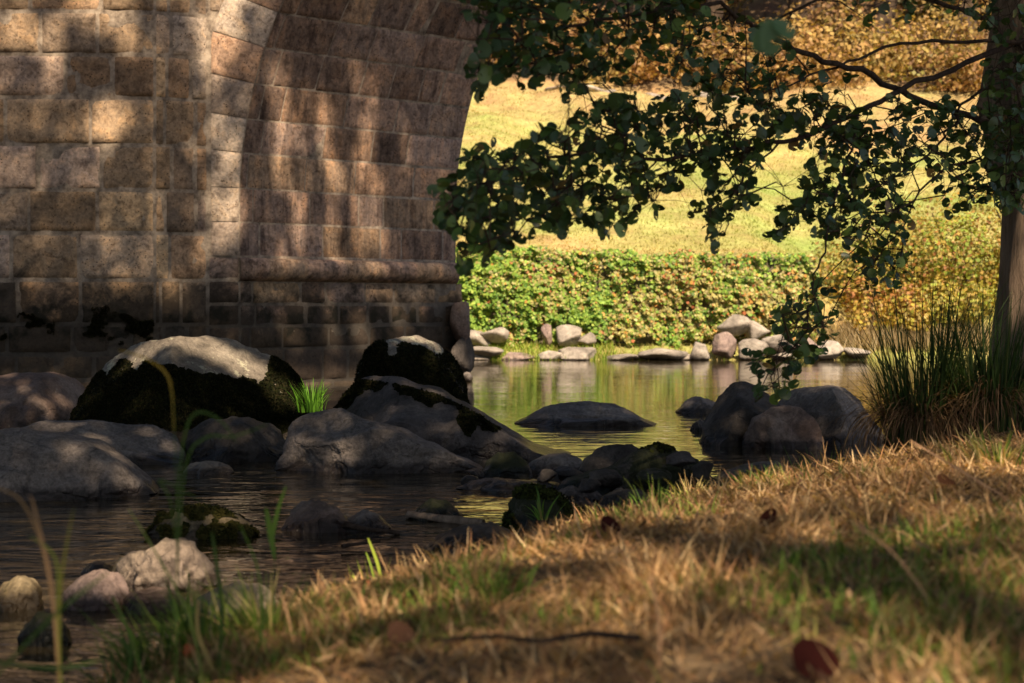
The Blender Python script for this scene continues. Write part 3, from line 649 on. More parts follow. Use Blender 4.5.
# spandrel above the ring, left of it
a = Acc(); blocks(a, wBC, lambda z: .012, lambda z: max(.014, off(z)-.31), [z for z in zD if z > 4.4], .22, .4, CA, .012, .018, .03, .01, 17); V, Fc, T = a.out(); mk('spandrel_blocks', V, Fc, M_STONE, bridge, T, True)
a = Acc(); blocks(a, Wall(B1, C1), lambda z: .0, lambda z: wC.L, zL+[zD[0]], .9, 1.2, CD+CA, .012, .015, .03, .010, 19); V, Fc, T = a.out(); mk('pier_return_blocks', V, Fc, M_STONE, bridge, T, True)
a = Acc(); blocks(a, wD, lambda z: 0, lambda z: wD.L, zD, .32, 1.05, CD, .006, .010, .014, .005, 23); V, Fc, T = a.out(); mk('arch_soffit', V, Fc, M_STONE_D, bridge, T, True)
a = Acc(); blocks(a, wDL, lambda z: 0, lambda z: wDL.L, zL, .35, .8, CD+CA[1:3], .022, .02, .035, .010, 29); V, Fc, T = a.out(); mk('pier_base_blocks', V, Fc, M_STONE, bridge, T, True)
# rounded string course under the springing
a = Acc(); nS = 90; prof = [(-.03, 1.335), (.02, 1.345), (.085, 1.365), (.135, 1.40), (.162, 1.45), (.168, 1.51), (.155, 1.575), (.13, 1.612), (.0, 1.635), (-.03, 1.635)]
V = []; T = []
for i in range(nS+1):
    s = -.02+(wD.L+.04)*i/nS; st = int((s+.3)/.62); jt = abs(((s+.3)/.62) % 1-.5) > .488
    endf = min(1, (s+.03)/.16, (wD.L+.03-s)/.12)**.5
    for h, z in prof:
        hh = h*endf+(noise.fractal(Vector((s*5, z*9, 3)), 1, 2, 3)*.008)-(.012 if jt else 0)
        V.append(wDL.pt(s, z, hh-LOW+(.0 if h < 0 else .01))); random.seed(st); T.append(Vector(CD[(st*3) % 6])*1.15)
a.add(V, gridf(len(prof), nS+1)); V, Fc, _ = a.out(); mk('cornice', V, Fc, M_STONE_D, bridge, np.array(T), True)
# masonry core behind the facing (mortar joints)
zs = list(np.linspace(-.6, ZTOP, 60)); loop = lambda z: [Vector((A0.x, A0.y+.013)), Vector((A1.x, A1.y+.013)), Vector((B1.x-.0, B1.y+.010)), Vector((C1.x+off(z)-.004, C1.y+.008)), Vector((D1.x+off(z)-.004, D1.y+.003)), Vector((D1.x+off(z)-.4, D1.y+.5)), Vector((A0.x, D1.y+2.2))]
V = []; Fm = []
for z in zs: V += [(q.x, q.y, z) for q in loop(z)]
for i in range(len(zs)-1):
    for k in range(7): Fm.append([i*7+k, i*7+(k+1) % 7, (i+1)*7+(k+1) % 7, (i+1)*7+k])
Fm.append([(len(zs)-1)*7+k for k in range(7)])
mk('mortar_core', V, Fm, M_MORT, bridge)
# moss clinging on the flood line ledge
n = 5200; s = rs.uniform(6.2-3.3, wA.L+.3, n)
q = []
for i in range(60000):
    s_ = rnd.uniform(2.5, wA.L-.02); z_ = rnd.uniform(.45, 1.15)
    v = noise.fractal(Vector((s_*2.1, z_*4.2, 8)), 1, 2, 5)-abs(z_-.80)*1.7+.10
    if v > .12: q.append(wA.pt(s_, z_, .0))
    if len(q) > 5500: break
q = np.array(q); n = len(q); d = rs.normal(0, .5, (n, 3))+np.array([0, -1, .1]); d /= np.linalg.norm(d, axis=1)[:, None]
sd = np.cross(d, rs.normal(0, 1, (n, 3))); sd /= np.linalg.norm(sd, axis=1)[:, None]; sz = rs.uniform(.012, .04, n)[:, None]
mk('wall_moss', np.stack([q-sd*sz*.6, q+sd*sz*.6, q+d*sz+sd*sz*.3, q+d*sz-sd*sz*.3], 1).reshape(-1, 3), np.arange(4*n).reshape(n, 4), M_MOSS, bridge, tint=np.repeat(pal(n, [(.016, .015, .008), (.024, .024, .01)]), 4, 0))
# footing stones at the far corner of the pier
def chunk(px0, px1, py0, py1, Y, dp, mat, label, group, seed, name='footing_stone', cat='stone', zfloor=None):
    """angular stone: cut ellipsoid"""
    r = random.Random(seed); c = P((px0+px1)/2, (py0+py1)/2, Y); hx = (px1-px0)/2/F*Y; hz = (py1-py0)/2/F*Y
    pl = [(Vector((r.gauss(0, 1), r.gauss(0, 1), r.gauss(0, 1))).normalized(), r.uniform(.42, .8)) for _ in range(9)]
    nu, nv = 28, 18; V = []
    for j in range(nv+1):
        for i in range(nu):
            a_ = 6.2832*i/nu; e = math.pi*(j/nv-.5); d = Vector((math.cos(a_)*math.cos(e), math.sin(a_)*math.cos(e), math.sin(e)))
            k = 1.0
            for nn, dd in pl:
                t = d.dot(nn)
                if t > .01: k = min(k, dd/t)
            k *= 1+.05*fbm(d, 2.5, 3, seed)
            V.append((c.x+d.x*k*hx*1.28, c.y+d.y*k*dp*1.4, c.z+d.z*k*hz*1.15))
    Fm = [[j*nu+i, j*nu+(i+1) % nu, (j+1)*nu+(i+1) % nu, (j+1)*nu+i] for j in range(nv) for i in range(nu)]
    return solo(name, V, np.array(Fm), mat, label, cat, group)
for i_, (q_, lb_, mt_) in enumerate(LATE): chunk(q_[0], q_[1], q_[2], q_[3]+4, q_[4], (q_[1]-q_[0])/2/F*q_[4]*.9, mt_, lb_, 'broken stones of the shore jumble', 200+i_, 'shore_stone', 'stone')
chunk(452, 470, 300, 345, 23.9, .35, R_BROWN, 'upper rough footing stone at the right corner of the pier', None, 3)
chunk(450, 472, 335, 385, 23.8, .4, R_DARK, 'lower rough footing stone at the right corner of the pier, standing in water', None, 4)
chunk(462, 474, 370, 384, 23.3, .2, R_GREY, 'small dark stone at the waterline off the pier corner', None, 5)

# ------------------------------------------------------------------ leaf-card generator
def leaves(C, size, nrm, tint, shape='quad', aspect=.8):
    n = len(C); nrm = nrm/np.linalg.norm(nrm, axis=1)[:, None]
    u = np.cross(nrm, rs.normal(0, 1, (n, 3))); u /= np.linalg.norm(u, axis=1)[:, None]; v = np.cross(nrm, u)
    s = np.asarray(size).reshape(-1, 1)*np.ones((n, 1))
    if shape == 'quad': pts = [(-.5, 0, 0), (0, -.42, .08), (.5, 0, 0), (0, .42, .08)]
    elif shape == 'hex': pts = [(-.5, 0, 0), (-.25, -.36, .07), (.22, -.36, .07), (.5, 0, 0), (.22, .36, .07), (-.25, .36, .07)]
    V = np.stack([C+s*(u*a_+v*b_*aspect/.8+nrm*c_) for a_, b_, c_ in pts], 1).reshape(-1, 3); k = len(pts)
    return V, np.arange(n*k).reshape(n, k), np.repeat(tint, k, 0)

# ------------------------------------------------------------------ ivy hedge on the far retaining wall
def shell_leaves(n, fn): return np.array([fn(rnd) for _ in range(n)])
hx0, hx1 = -4.5, 6.05
hedge = empty('ivy_hedge', (1.0, 33.8, .2), 'long clipped ivy hedge covering the retaining wall along the far bank', 'hedge')
nH = 46000
X = rs.uniform(hx0, hx1, nH); tz = rs.rand(nH)
topz = 2.12+.04*gnoise(X*3, X*0+1)+.03*gnoise(X*9, X*0)-.02*X; botz = .30+.16*gnoise(X*2.5, X*0)+.06*gnoise(X*4, X*0+3)
Z = botz+(topz-botz)*tz
Y = 33.55+.35*tz**2*.6+.13*gnoise(X*3.4, Z*4)-.05+rs.uniform(-.07, .07, nH)
tp = rs.rand(nH) < .16; Y[tp] = rs.uniform(33.7, 34.5, tp.sum()); Z[tp] = topz[tp]+rs.uniform(-.05, .06, tp.sum())
# thin spots
dens = gnoise(X*3.5+2, Z*5)+.35; keep = rs.rand(nH) < np.clip(.75+dens*.9, .15, 1); X, Y, Z, tz = X[keep], Y[keep], Z[keep], tz[keep]; nH = len(X)
warm = np.clip(.25+.5*gnoise(X*1.3+7, Z*2.5)+.35*(1-tz)+.12*(X-1), 0, 1)
cg = pal(nH, [(.19, .31, .05), (.25, .38, .06), (.10, .20, .035), (.36, .44, .08)], (3, 3, 2, 2)); cw = pal(nH, [(.44, .37, .13), (.32, .27, .12), (.52, .27, .07), (.44, .42, .17), (.42, .14, .06)], (4, 3, 1, 3, .7))
pick = (rs.rand(nH) < warm*.75)[:, None]; c = np.where(pick, cw, cg)
nr = np.stack([rs.normal(0, .55, nH), -np.ones(nH)+rs.normal(0, .4, nH), rs.normal(.45, .5, nH)], 1)
V, Fc, T = leaves(np.stack([X, Y, Z], 1), rs.uniform(.045, .09, nH), nr, c, 'hex'); mk('foliage', V, Fc, M_FAR, hedge, T)
m, nt, b = new_mat('old_wall_stone'); f = noise_n(nt, 4, 6, .7, pos(nt)); nt.links.new(ramp(nt, f, [(.3, (.05, .045, .025)), (.7, (.17, .14, .085))]), b.inputs['Base Color']); b.inputs['Roughness'].default_value = .95; bump(nt, b, f, .8, .05)
V = []; nn = 60
for i in range(nn+1):
    x = hx0+(hx1-hx0)*i/nn
    for (y, zz) in ((33.75, -.3), (33.72, .6), (33.80, 1.4), (33.9, 2.0), (34.5, 2.03)): V.append((x, y+.04*math.sin(x*3+zz*4), zz))
mk('retaining_wall', V, gridf(5, nn+1), m, hedge, smooth=True)

# far bank stones
fs = [(466, 492, 330, 350), (480, 506, 326, 344), (470, 500, 344, 356), (541, 553, 325, 344), (552, 582, 326, 347), (576, 594, 332, 348), (541, 566, 348, 363), (560, 597, 345, 362), (500, 535, 352, 364), (462, 490, 352, 365), (638, 682, 345, 362), (674, 694, 351, 363), (686, 714, 342, 362), (712, 738, 334, 360), (720, 750, 316, 338), (742, 770, 322, 344), (736, 766, 340, 360), (764, 800, 334, 356), (796, 822, 338, 356), (816, 846, 342, 360), (842, 868, 346, 360), (600, 640, 354, 364), (770, 796, 352, 362)]
fl = ['pale lit stone at the left end of the far bank, by the pier', 'slanting pale stone in the grass on the left of the far bank', 'low stone under the slanting pale one on the far bank', 'narrow upright grey stone against the ivy hedge', 'broad tilted stone against the ivy hedge beside the narrow upright one', 'right-hand stone of the three leaning on the ivy hedge', 'grey waterline stone below the narrow upright one', 'bright flat slab at the waterline below the leaning stones', 'flat stone in the grassy margin left of the bright slab', 'stone at the waterline nearest the pier on the far bank', 'long low grey boulder at the waterline under the middle of the hedge', 'small stone right of the long low grey boulder', 'blocky grey stone at the waterline left of the stacked rocks', 'tall rough stone in the left of the stacked rocks', 'topmost stone of the stacked rocks below the hedge end', 'upper right stone of the stacked rocks, shaded by the hanging twig', 'bottom middle stone of the stacked rocks at the waterline', 'wide stone behind the hanging alder twig on the far bank', 'stone right of the hanging twig on the far bank', 'stone below the dry stalks on the far bank', 'last stone of the far bank before the sedge', 'thin flat stone between slab and long low boulder', 'flat waterline stone below the stacked rocks']
for i, ((x0, x1, y0, y1), lb) in enumerate(zip(fs, fl)):
    chunk(x0, x1, y0, y1, 33.3 if y1 < 352 else 32.75, (x1-x0)/2/F*33*.8, R_FAR if i % 5 != 3 else R_PINK, lb, 'stones along the far bank', 20+i, 'bank_stone', 'stone')
# lush grass and dry stalks of the far margin
def farblades(n, x0, x1, y0, y1, h, cols, name, label, w=.018, zoff=0, wts=None, th=(.9, 1.57)):
    X = rs.uniform(x0, x1, n); Y = rs.uniform(y0, y1, n); B = np.stack([X, Y, zfar(X, Y)+zoff], 1)
    V, Fc, T = ribbons(B, rs.uniform(0, 6.28, n), rs.uniform(.5, 1.1, n)*h, rs.uniform(*th, n), rs.uniform(0, 1, n), rs.uniform(.6, 1.3, n)*w, pal(n, cols, wts), seg=3)
    return tag(mk(name, V, Fc, M_GRASS, tint=T), label, 'grass', None, 'stuff')
farblades(5200, -4.2, 2.0, 32.55, 33.6, .17, [(.22, .34, .04), (.33, .36, .07), (.15, .24, .03), (.4, .33, .12)], 'margin_grass', 'bright green grass along the foot of the ivy hedge', wts=(3, 3, 2, 1.5))
farblades(2600, 2.0, 14, 32.6, 33.6, .14, [(.3, .25, .09), (.22, .28, .05), (.4, .3, .13)], 'margin_straw', 'short straw-coloured grass among the stones of the far bank')
farblades(2200, 5.9, 10.8, 33.1, 34.0, .5, [(.34, .26, .14), (.25, .18, .10), (.42, .34, .2)], 'dry_reeds', 'pale dry stalks standing below the autumn bushes', w=.02, th=(1.2, 1.57))
# meadow sward
n = 60000; X = rs.uniform(-5, 17, n); Y = 34.6+25*rs.rand(n)**1.2
B = np.stack([X, Y, zfar(X, Y)], 1); c = np.clip(tone_meadow(X, Y)*rs.uniform(.75, 1.3, (n, 1)), 0, 1)
V, Fc, T = ribbons(B, rs.uniform(0, 6.28, n), rs.uniform(.04, .10, n), rs.uniform(.5, 1.4, n), rs.uniform(0, 1, n), rs.uniform(.018, .035, n), c, seg=2)
tag(mk('meadow_grass', V, Fc, M_GRASS, tint=T), 'sunlit yellow-green grass of the sloping meadow', 'grass', None, 'stuff')

# ------------------------------------------------------------------ bushes
def bush(name, c, r, n, cols, wts, label, cat='bush', group=None, leaf=.09, stems=10, flat=.8):
    base = Vector((c[0], c[1], c[2])); t = empty(name, base, label, cat, group)
    k = 7; cl = [(base+Vector((rnd.uniform(-.6, .6)*r, rnd.uniform(-.5, .5)*r, r*rnd.uniform(.25, 1.15)*flat)), r*rnd.uniform(.4, .65)) for _ in range(k)]
    Cs = []; Ns = []; kk = []; kc = np.array([Vector(cols[rnd.randrange(len(cols))])*rnd.uniform(.55, 1.1) for _ in range(k)])
    for i in range(n):
        cc, rr = cl[rnd.randrange(k)]; d = Vector((rnd.gauss(0, 1), rnd.gauss(0, 1), rnd.gauss(0, 1))).normalized()
        q = cc+d*rr*rnd.uniform(.7, 1.12)
        if q.z < base.z: q.z = base.z+rnd.random()*.3
        Cs.append(q); kk.append(cl.index((cc, rr))); Ns.append(d+Vector((rnd.gauss(0, .6), rnd.gauss(0, .6)-.2, rnd.gauss(0, .6)+.3)))
    V, Fc, T = leaves(np.array(Cs), rs.uniform(.6, 1.3, n)*leaf, np.array(Ns), pal(n, cols, wts)*.5+kc[kk]*.5, 'quad'); mk('foliage', V, Fc, M_FAR, t, T)
    a = Acc()
    for i in range(stems):
        cc, rr = cl[rnd.randrange(k)]; s0 = base+Vector((rnd.uniform(-.2, .2)*r, rnd.uniform(-.2, .2)*r, -.1))
        tube(a, [s0, s0.lerp(cc, .5)+Vector((rnd.uniform(-.1, .1), 0, .1))*r, cc+Vector((0, 0, rr*.5))], [.035*r, .022*r, .006*r], 5)
    V, Fc, _ = a.out(); mk('stems', V, Fc, M_BARKF, t)
AUT = [(.36, .38, .06), (.50, .38, .06), (.24, .33, .05), (.48, .23, .06), (.38, .17, .07), (.35, .27, .12)]
ab = [(7.0, 35.1, 1.25, 'yellow-green autumn bush at the end of the ivy hedge'), (8.3, 34.9, 1.65, 'tall yellow and orange autumn bush behind the sedge'), (9.6, 35.0, 1.7, 'golden autumn bush left of the alder trunk'), (7.5, 34.1, .75, 'low rusty bush in front of the taller autumn bushes'), (8.9, 34.1, .8, 'low orange bush above the dry stalks'), (10.9, 35.2, 1.7, 'green and yellow bush hidden partly by the alder trunk'), (12.3, 35.4, 1.4, 'autumn bush right of the alder trunk')]
for i, (x, y, r, lb) in enumerate(ab):
    bush('autumn_bush', (x, y, float(zfar(x, y))), r, int(3200*r), AUT, (4, 2, 6, 1.2, .9, 1) if i not in (3, 4) else (2, 2, 1, 3, 2, 3), lb, group='autumn bushes on the far bank', leaf=.085)

# ------------------------------------------------------------------ wooded hillside behind the meadow
HB = [(.38, .22, .08), (.28, .15, .06), (.48, .33, .11), (.22, .20, .05), (.20, .11, .055)]
wb = []
ORD = ['leftmost', 'second', 'third', 'fourth', 'fifth', 'sixth', 'seventh', 'eighth', 'ninth', 'tenth', 'eleventh', 'twelfth', 'thirteenth', 'fourteenth', 'fifteenth', 'sixteenth', 'seventeenth', 'eighteenth', 'nineteenth', 'twentieth', 'twenty-first', 'twenty-second', 'twenty-third', 'twenty-fourth', 'twenty-fifth', 'twenty-sixth']
for i in range(26):
    X = -6+rnd.uniform(-.8, .8)+i*1.05; Yb = 61.0+rnd.uniform(-1.2, 2.2); r = rnd.uniform(1.2, 2.4); wb.append((X, Yb, r))
desc = ['rusty', 'tawny', 'copper brown', 'olive brown', 'dull orange']
for i, (x, y, r) in enumerate(wb):
    bush('bracken_bush', (x, y, float(zfar(x, y))-.1), r, int(900*r), HB, ([1, 1, 1, .6, 1], [3, 1, 3, .3, .5], [1, 3, 1, .3, 2], [1, .5, 1, 4, .5], [3, 2, 2, .3, 1])[i % 5], desc[i % 5]+' bracken thicket on the top edge of the meadow, '+ORD[i]+(' of its row' if i == 0 else ' from the left'), 'bush', 'bracken thickets at the wood edge', leaf=.17, stems=5, flat=.6)
for i in range(22):
    x = -7+i*1.35+rnd.uniform(-.5, .5); y = rnd.uniform(66, 74); r = rnd.uniform(1.6, 2.6)
    bush('hillside_bush', (x, y, float(zfar(x, y))-.2), r, int(520*r), HB+[(.12, .13, .03), (.07, .08, .025)], (2, 2, 3, 1, 2, 1.33, 1), 'autumn undergrowth bush among the hillside trees, '+ORD[i]+(' of its row' if i == 0 else ' from the left'), 'bush', 'undergrowth on the hillside', leaf=.24, stems=6, flat=.7)
def far_tree(x, y, rad, hgt, crown, cols, wts, label, n=4200, lean=0):
    zb = float(zfar(x, y)); t = empty('hillside_tree', (x, y, zb), label, 'tree', 'trees on the hillside')
    a = Acc(); pts = [Vector((x+lean*k/7*hgt*.3+rnd.uniform(-.1, .1), y+rnd.uniform(-.1, .1), zb-.3+hgt*k/7)) for k in range(8)]
    tube(a, pts, [rad*(1.25 if k == 0 else 1-.1*k) for k in range(8)], 12, wob=.3); V, Fc, _ = a.out(); mk('trunk', V, Fc, M_BARKF, t, smooth=True)
    a = Acc(); ends = []
    for k in range(9):
        s0 = pts[rnd.randrange(4, 8)]; an = rnd.uniform(0, 6.28); e = s0+Vector((math.cos(an)*crown, math.sin(an)*crown, rnd.uniform(.5, 2.5)))
        tube(a, [s0, s0.lerp(e, .5)+Vector((0, 0, .5)), e], [rad*.35, rad*.2, rad*.06], 6); ends.append(e); ends.append(s0.lerp(e, .6))
    V, Fc, _ = a.out(); mk('limbs', V, Fc, M_BARKF, t)
    Cs = []
    for i in range(n):
        e = ends[rnd.randrange(len(ends))]; d = Vector((rnd.gauss(0, 1), rnd.gauss(0, 1), rnd.gauss(0, .6)))*crown*.34; Cs.append(e+d)
    V, Fc, T = leaves(np.array(Cs), rs.uniform(.2, .42, n), rs.normal(0, 1, (n, 3))+np.array([0, -.3, .5]), pal(n, cols, wts), 'quad'); mk('crown', V, Fc, M_FAR, t, T)
DK = [(.05, .07, .02), (.08, .09, .025), (.2, .13, .05), (.32, .2, .07)]
ht = [(-2.5, 64, .35, 13, 4.2, 'grey-brown tree at the left end of the hillside'), (1.5, 64, .3, 14, 4, 'slim tree left of centre on the hillside'), (4.6, 63.5, .28, 13, 4.0, 'slender tree standing just behind the stones of the wood edge'), (7.6, 65, .4, 14, 4.4, 'stout tree in the middle of the hillside'), (11.0, 63.5, .75, 13, 3.8, 'very thick dark-trunked tree at the wood edge'), (13.8, 64.5, .45, 14, 4.4, 'leaning tree right of the very thick one'), (17.0, 64.5, .4, 12, 3.2, 'tree behind the alder trunk on the hillside'), (21, 66, .5, 12, 3.5, 'rightmost tree of the hillside')]
for i, (x, y, r, h_, cr, lb) in enumerate(ht): far_tree(x, y, r, h_, cr, DK, (2, 2, 2, 1.5), lb, lean=rnd.uniform(-.3, .3) if i != 5 else .5)
# mossy field stones where meadow meets wood
for i, (x0, x1, y0, y1) in enumerate([(578, 604, 86, 98), (600, 622, 90, 100), (640, 668, 92, 103), (700, 732, 90, 106), (724, 748, 96, 108), (548, 574, 84, 94)]):
    chunk(x0, x1, y0, y1, 59.3, .5, R_FAR, ['field stone left of the pair under the slender tree', 'right stone of the pair under the slender tree', 'lone grey field stone at the wood edge', 'largest pale field stone at the wood edge', 'field stone touching the largest pale one', 'leftmost field stone at the wood edge'][i], 'field stones at the wood edge', 70+i, 'field_stone', 'stone')

# ------------------------------------------------------------------ the alder leaning over the river
alder = empty('alder_tree', tuple(P(1034, 460, 8.6)[:2])+(float(zbank(np.array([2.63]), np.array([8.6]))[0]),), 'alder with a brown trunk at the right edge and dark leafy boughs over the water', 'tree', 'trees of the near bank')
a = Acc(); tx, ty, tz0 = alder.location
pts = [Vector((tx+.02*math.sin(k*.9)+.015*k, ty+.01*k, tz0-.15+k*.45)) for k in range(22)]
tube(a, pts, [.29, .25, 0.235]+[.232-.003*k for k in range(19)], 40, wob=.5); V, Fc, _ = a.out(); mk('trunk', V, Fc, M_BARK, alder, smooth=True)
def Yb(px): return 5.15+(px-430)/570*2.9
def limb(pp, r0, r1, jit=.012):
    q = [P(x, y, Yd) for x, y, Yd in pp]; fine = []
    for i in range(len(q)-1):
        for k in range(4): fine.append(q[i].lerp(q[i+1], k/4)+Vector((rnd.gauss(0, jit), rnd.gauss(0, jit), rnd.gauss(0, jit*.6))))
    fine.append(q[-1]); n = len(fine); a = Acc()
    tube(a, fine, [r0+(r1-r0)*i/(n-1) for i in range(n)], 8); V, Fc, _ = a.out(); mk('limb', V, Fc, M_TWIG, alder, smooth=True); return fine
nodes = []
nodes += limb([(1030, 40, 8.5), (967, 64, 8.1), (901, 91, 7.6), (860, 112, 7.3), (839, 122, 7.2), (780, 143, 6.9), (720, 152, 6.6), (660, 158, 6.3), (600, 150, 6.0), (540, 160, 5.7), (490, 180, 5.5), (450, 200, 5.3)], .015, .003)
nodes += limb([(1030, 40, 8.5), (967, 43, 8.0), (896, 42, 7.6), (847, 62, 7.4), (800, 80, 7.1), (750, 95, 6.8)], .010, .003)
nodes += limb([(1000, 125, 8.5), (971, 117, 8.2), (922, 100, 7.8), (875, 78, 7.5), (824, 59, 7.2), (784, 45, 7.0), (758, 26, 6.9), (720, 5, 6.7), (660, 10, 6.4), (600, 20, 6.0), (540, 35, 5.7), (495, 50, 5.5)], .018, .003)
nodes += limb([(1030, 60, 8.5), (985, 88, 8.1), (960, 110, 7.9), (930, 150, 7.7), (900, 175, 7.4), (870, 190, 7.2)], .009, .003)
nodes += limb([(860, 112, 7.3), (850, 150, 7.1), (835, 200, 6.9), (826, 244, 6.8), (815, 275, 6.7), (812, 300, 6.7), (790, 340, 6.6), (775, 370, 6.6)], .006, .002, .006)
nodes += limb([(780, 143, 6.9), (745, 175, 6.7), (730, 210, 6.6), (725, 235, 6.6)], .005, .002, .006)
nodes += limb([(816, 0, 6.8), (784, 16, 6.8), (760, 28, 6.9)], .006, .004, .003)
nodes += limb([(1000, 20, 8.3), (960, 10, 7.9), (900, -5, 7.5), (820, -10, 7.1), (740, -8, 6.8), (640, -5, 6.2), (560, 0, 5.8), (480, 5, 5.5)], .012, .003)
nodes += limb([(1010, 150, 8.4), (985, 160, 8.0), (950, 165, 7.7), (910, 200, 7.4), (880, 235, 7.2)], .008, .003)
for _ in range(1):
    nodes += limb([(660, 158, 6.3), (640, 180, 6.2), (615, 200, 6.1)], .004, .002, .005)
nodesA = np.array(nodes)
def pip(x, y, poly):
    r = False; j = len(poly)-1
    for i in range(len(poly)):
        if (poly[i][1] > y) != (poly[j][1] > y) and x < (poly[j][0]-poly[i][0])*(y-poly[i][1])/(poly[j][1]-poly[i][1])+poly[i][0]: r = not r
        j = i
    return r
LP = [  # polygon (photo px), leaves per 1000 px2
 ([(458, -10), (462, 14), (480, 22), (495, 8), (505, -10)], 9),
 ([(495, -10), (478, 40), (466, 66), (474, 84), (470, 100), (478, 104), (490, 82), (510, 84), (524, 90), (545, 84), (560, 88), (566, 100), (582, 96), (590, 70), (570, 40), (568, -10)], 12),
 ([(565, -10), (566, 40), (590, 66), (606, 70), (640, 60), (680, 62), (712, 44), (716, 20), (690, -10)], 9),
 ([(590, 70), (600, 58), (640, 70), (700, 60), (702, 85), (640, 80), (600, 88)], 5),
 ([(430, 190), (452, 172), (466, 152), (492, 140), (500, 150), (520, 148), (532, 130), (548, 124), (565, 128), (576, 112), (600, 112), (630, 104), (650, 100), (655, 130), (640, 160), (636, 190), (612, 214), (602, 234), (590, 222), (575, 222), (562, 238), (545, 226), (532, 240), (506, 250), (496, 246), (486, 262), (476, 250), (468, 274), (456, 266), (464, 240), (446, 228), (434, 218), (444, 204)], 13),
 ([(585, 108), (600, 98), (640, 94), (640, 108), (600, 118)], 9),
 ([(650, 98), (700, 92), (760, 100), (790, 118), (770, 145), (720, 150), (690, 160), (650, 150)], 10),
 ([(640, 150), (700, 148), (700, 172), (664, 196), (640, 180)], 7),
 ([(700, 148), (770, 140), (766, 165), (750, 180), (762, 190), (752, 210), (740, 205), (728, 222), (714, 252), (700, 246), (706, 225), (700, 210), (708, 190), (696, 165)], 12),
 ([(648, 204), (662, 202), (662, 214), (650, 216)], 9), ([(683, 204), (698, 202), (700, 214), (686, 217)], 9),
 ([(590, 214), (640, 180), (660, 188), (628, 228), (602, 236)], 9),
 ([(700, 60), (760, 60), (800, 90), (870, 110), (880, 128), (800, 132), (760, 110), (700, 96)], 10),
 ([(716, -10), (760, 20), (820, 60), (860, 80), (840, 100), (760, 64), (712, 50)], 4),
 ([(820, 130), (862, 120), (900, 130), (925, 150), (900, 180), (906, 216), (880, 226), (850, 210), (836, 240), (820, 242), (805, 218), (778, 240), (770, 236), (786, 208), (806, 200), (800, 180), (812, 160)], 15),
 ([(776, 205), (800, 198), (806, 214), (785, 222), (776, 240), (768, 236)], 8),
 ([(880, 95), (940, 100), (992, 112), (1024, 100), (1030, 205), (1000, 210), (985, 200), (975, 216), (962, 205), (948, 216), (942, 200), (930, 180), (925, 150), (900, 130)], 12),
 ([(984, 60), (1030, 50), (1030, 215), (1000, 212), (985, 190)], 12),
 ([(960, -10), (1030, -10), (1030, 60), (975, 30)], 8),
 ([(840, 218), (868, 222), (880, 205), (900, 200), (920, 212), (914, 232), (904, 240), (914, 262), (906, 284), (886, 288), (862, 276), (868, 262), (846, 258), (838, 240)], 11),
 ([(880, 288), (884, 300), (876, 302), (874, 290)], 10), ([(864, 276), (892, 280), (888, 292), (866, 290)], 7),
 ([(808, 284), (824, 276), (838, 300), (842, 330), (832, 350), (816, 356), (800, 372), (790, 392), (770, 402), (756, 398), (752, 384), (762, 372), (750, 362), (752, 352), (772, 350), (778, 340), (770, 322), (780, 300), (796, 298)], 8.5),
 ([(742, 352), (762, 346), (766, 366), (752, 372)], 6),
 ([(840, -10), (960, -10), (960, 12), (900, 24), (850, 20)], 3.5),
 ([(770, 110), (860, 100), (860, 135), (820, 160), (780, 140)], 6),
 ([(900, 95), (985, 95), (985, 115), (900, 115)], 3),
]
# one toothed obovate leaf, folded along its midrib
L_OUT = []
for k in range(16):
    t = k/16*2*math.pi; x = .5-.5*math.cos(t); y = .47*math.sin(t)*(.72+.42*x)*(1+.05*(k % 2))
    if k == 8: x = .95
    L_OUT.append((x, y))
mid = [(.0, 0), (.33, 0), (.66, 0), (.95, 0)]
LV = np.array([(x, y, .10*abs(y)*2*.5-.06*(x-.5)**2) for x, y in L_OUT]+[(.33, 0, -.012), (.66, 0, -.012)])
LF = []
for k in range(8):
    m_ = 16 if L_OUT[k][0] < .5 else 17; LF.append((k, (k+1) % 16, m_))
    k2 = 15-k; m2 = 16 if L_OUT[(k2+1) % 16][0] < .5 else 17; LF.append((k2, (k2+1) % 16, m2))
LF.append((16, 4, 17)); LF.append((16, 17, 12)); LF = np.array(LF)
fol = Acc(); spots = []
for poly, dn in LP:
    xs = [p_[0] for p_ in poly]; ys = [p_[1] for p_ in poly]; A = 0
    for i in range(len(poly)): A += poly[i-1][0]*poly[i][1]-poly[i][0]*poly[i-1][1]
    need = int(abs(A)/2/1000*dn*2.85)
    for _ in range(need*20):
        if need <= 0: break
        x = rnd.uniform(min(xs), max(xs)); y = rnd.uniform(min(ys), max(ys))
        if not pip(x, y, poly): continue
        need -= 1; spots.append(P(x, y, Yb(x)+rnd.gauss(0, .28)))
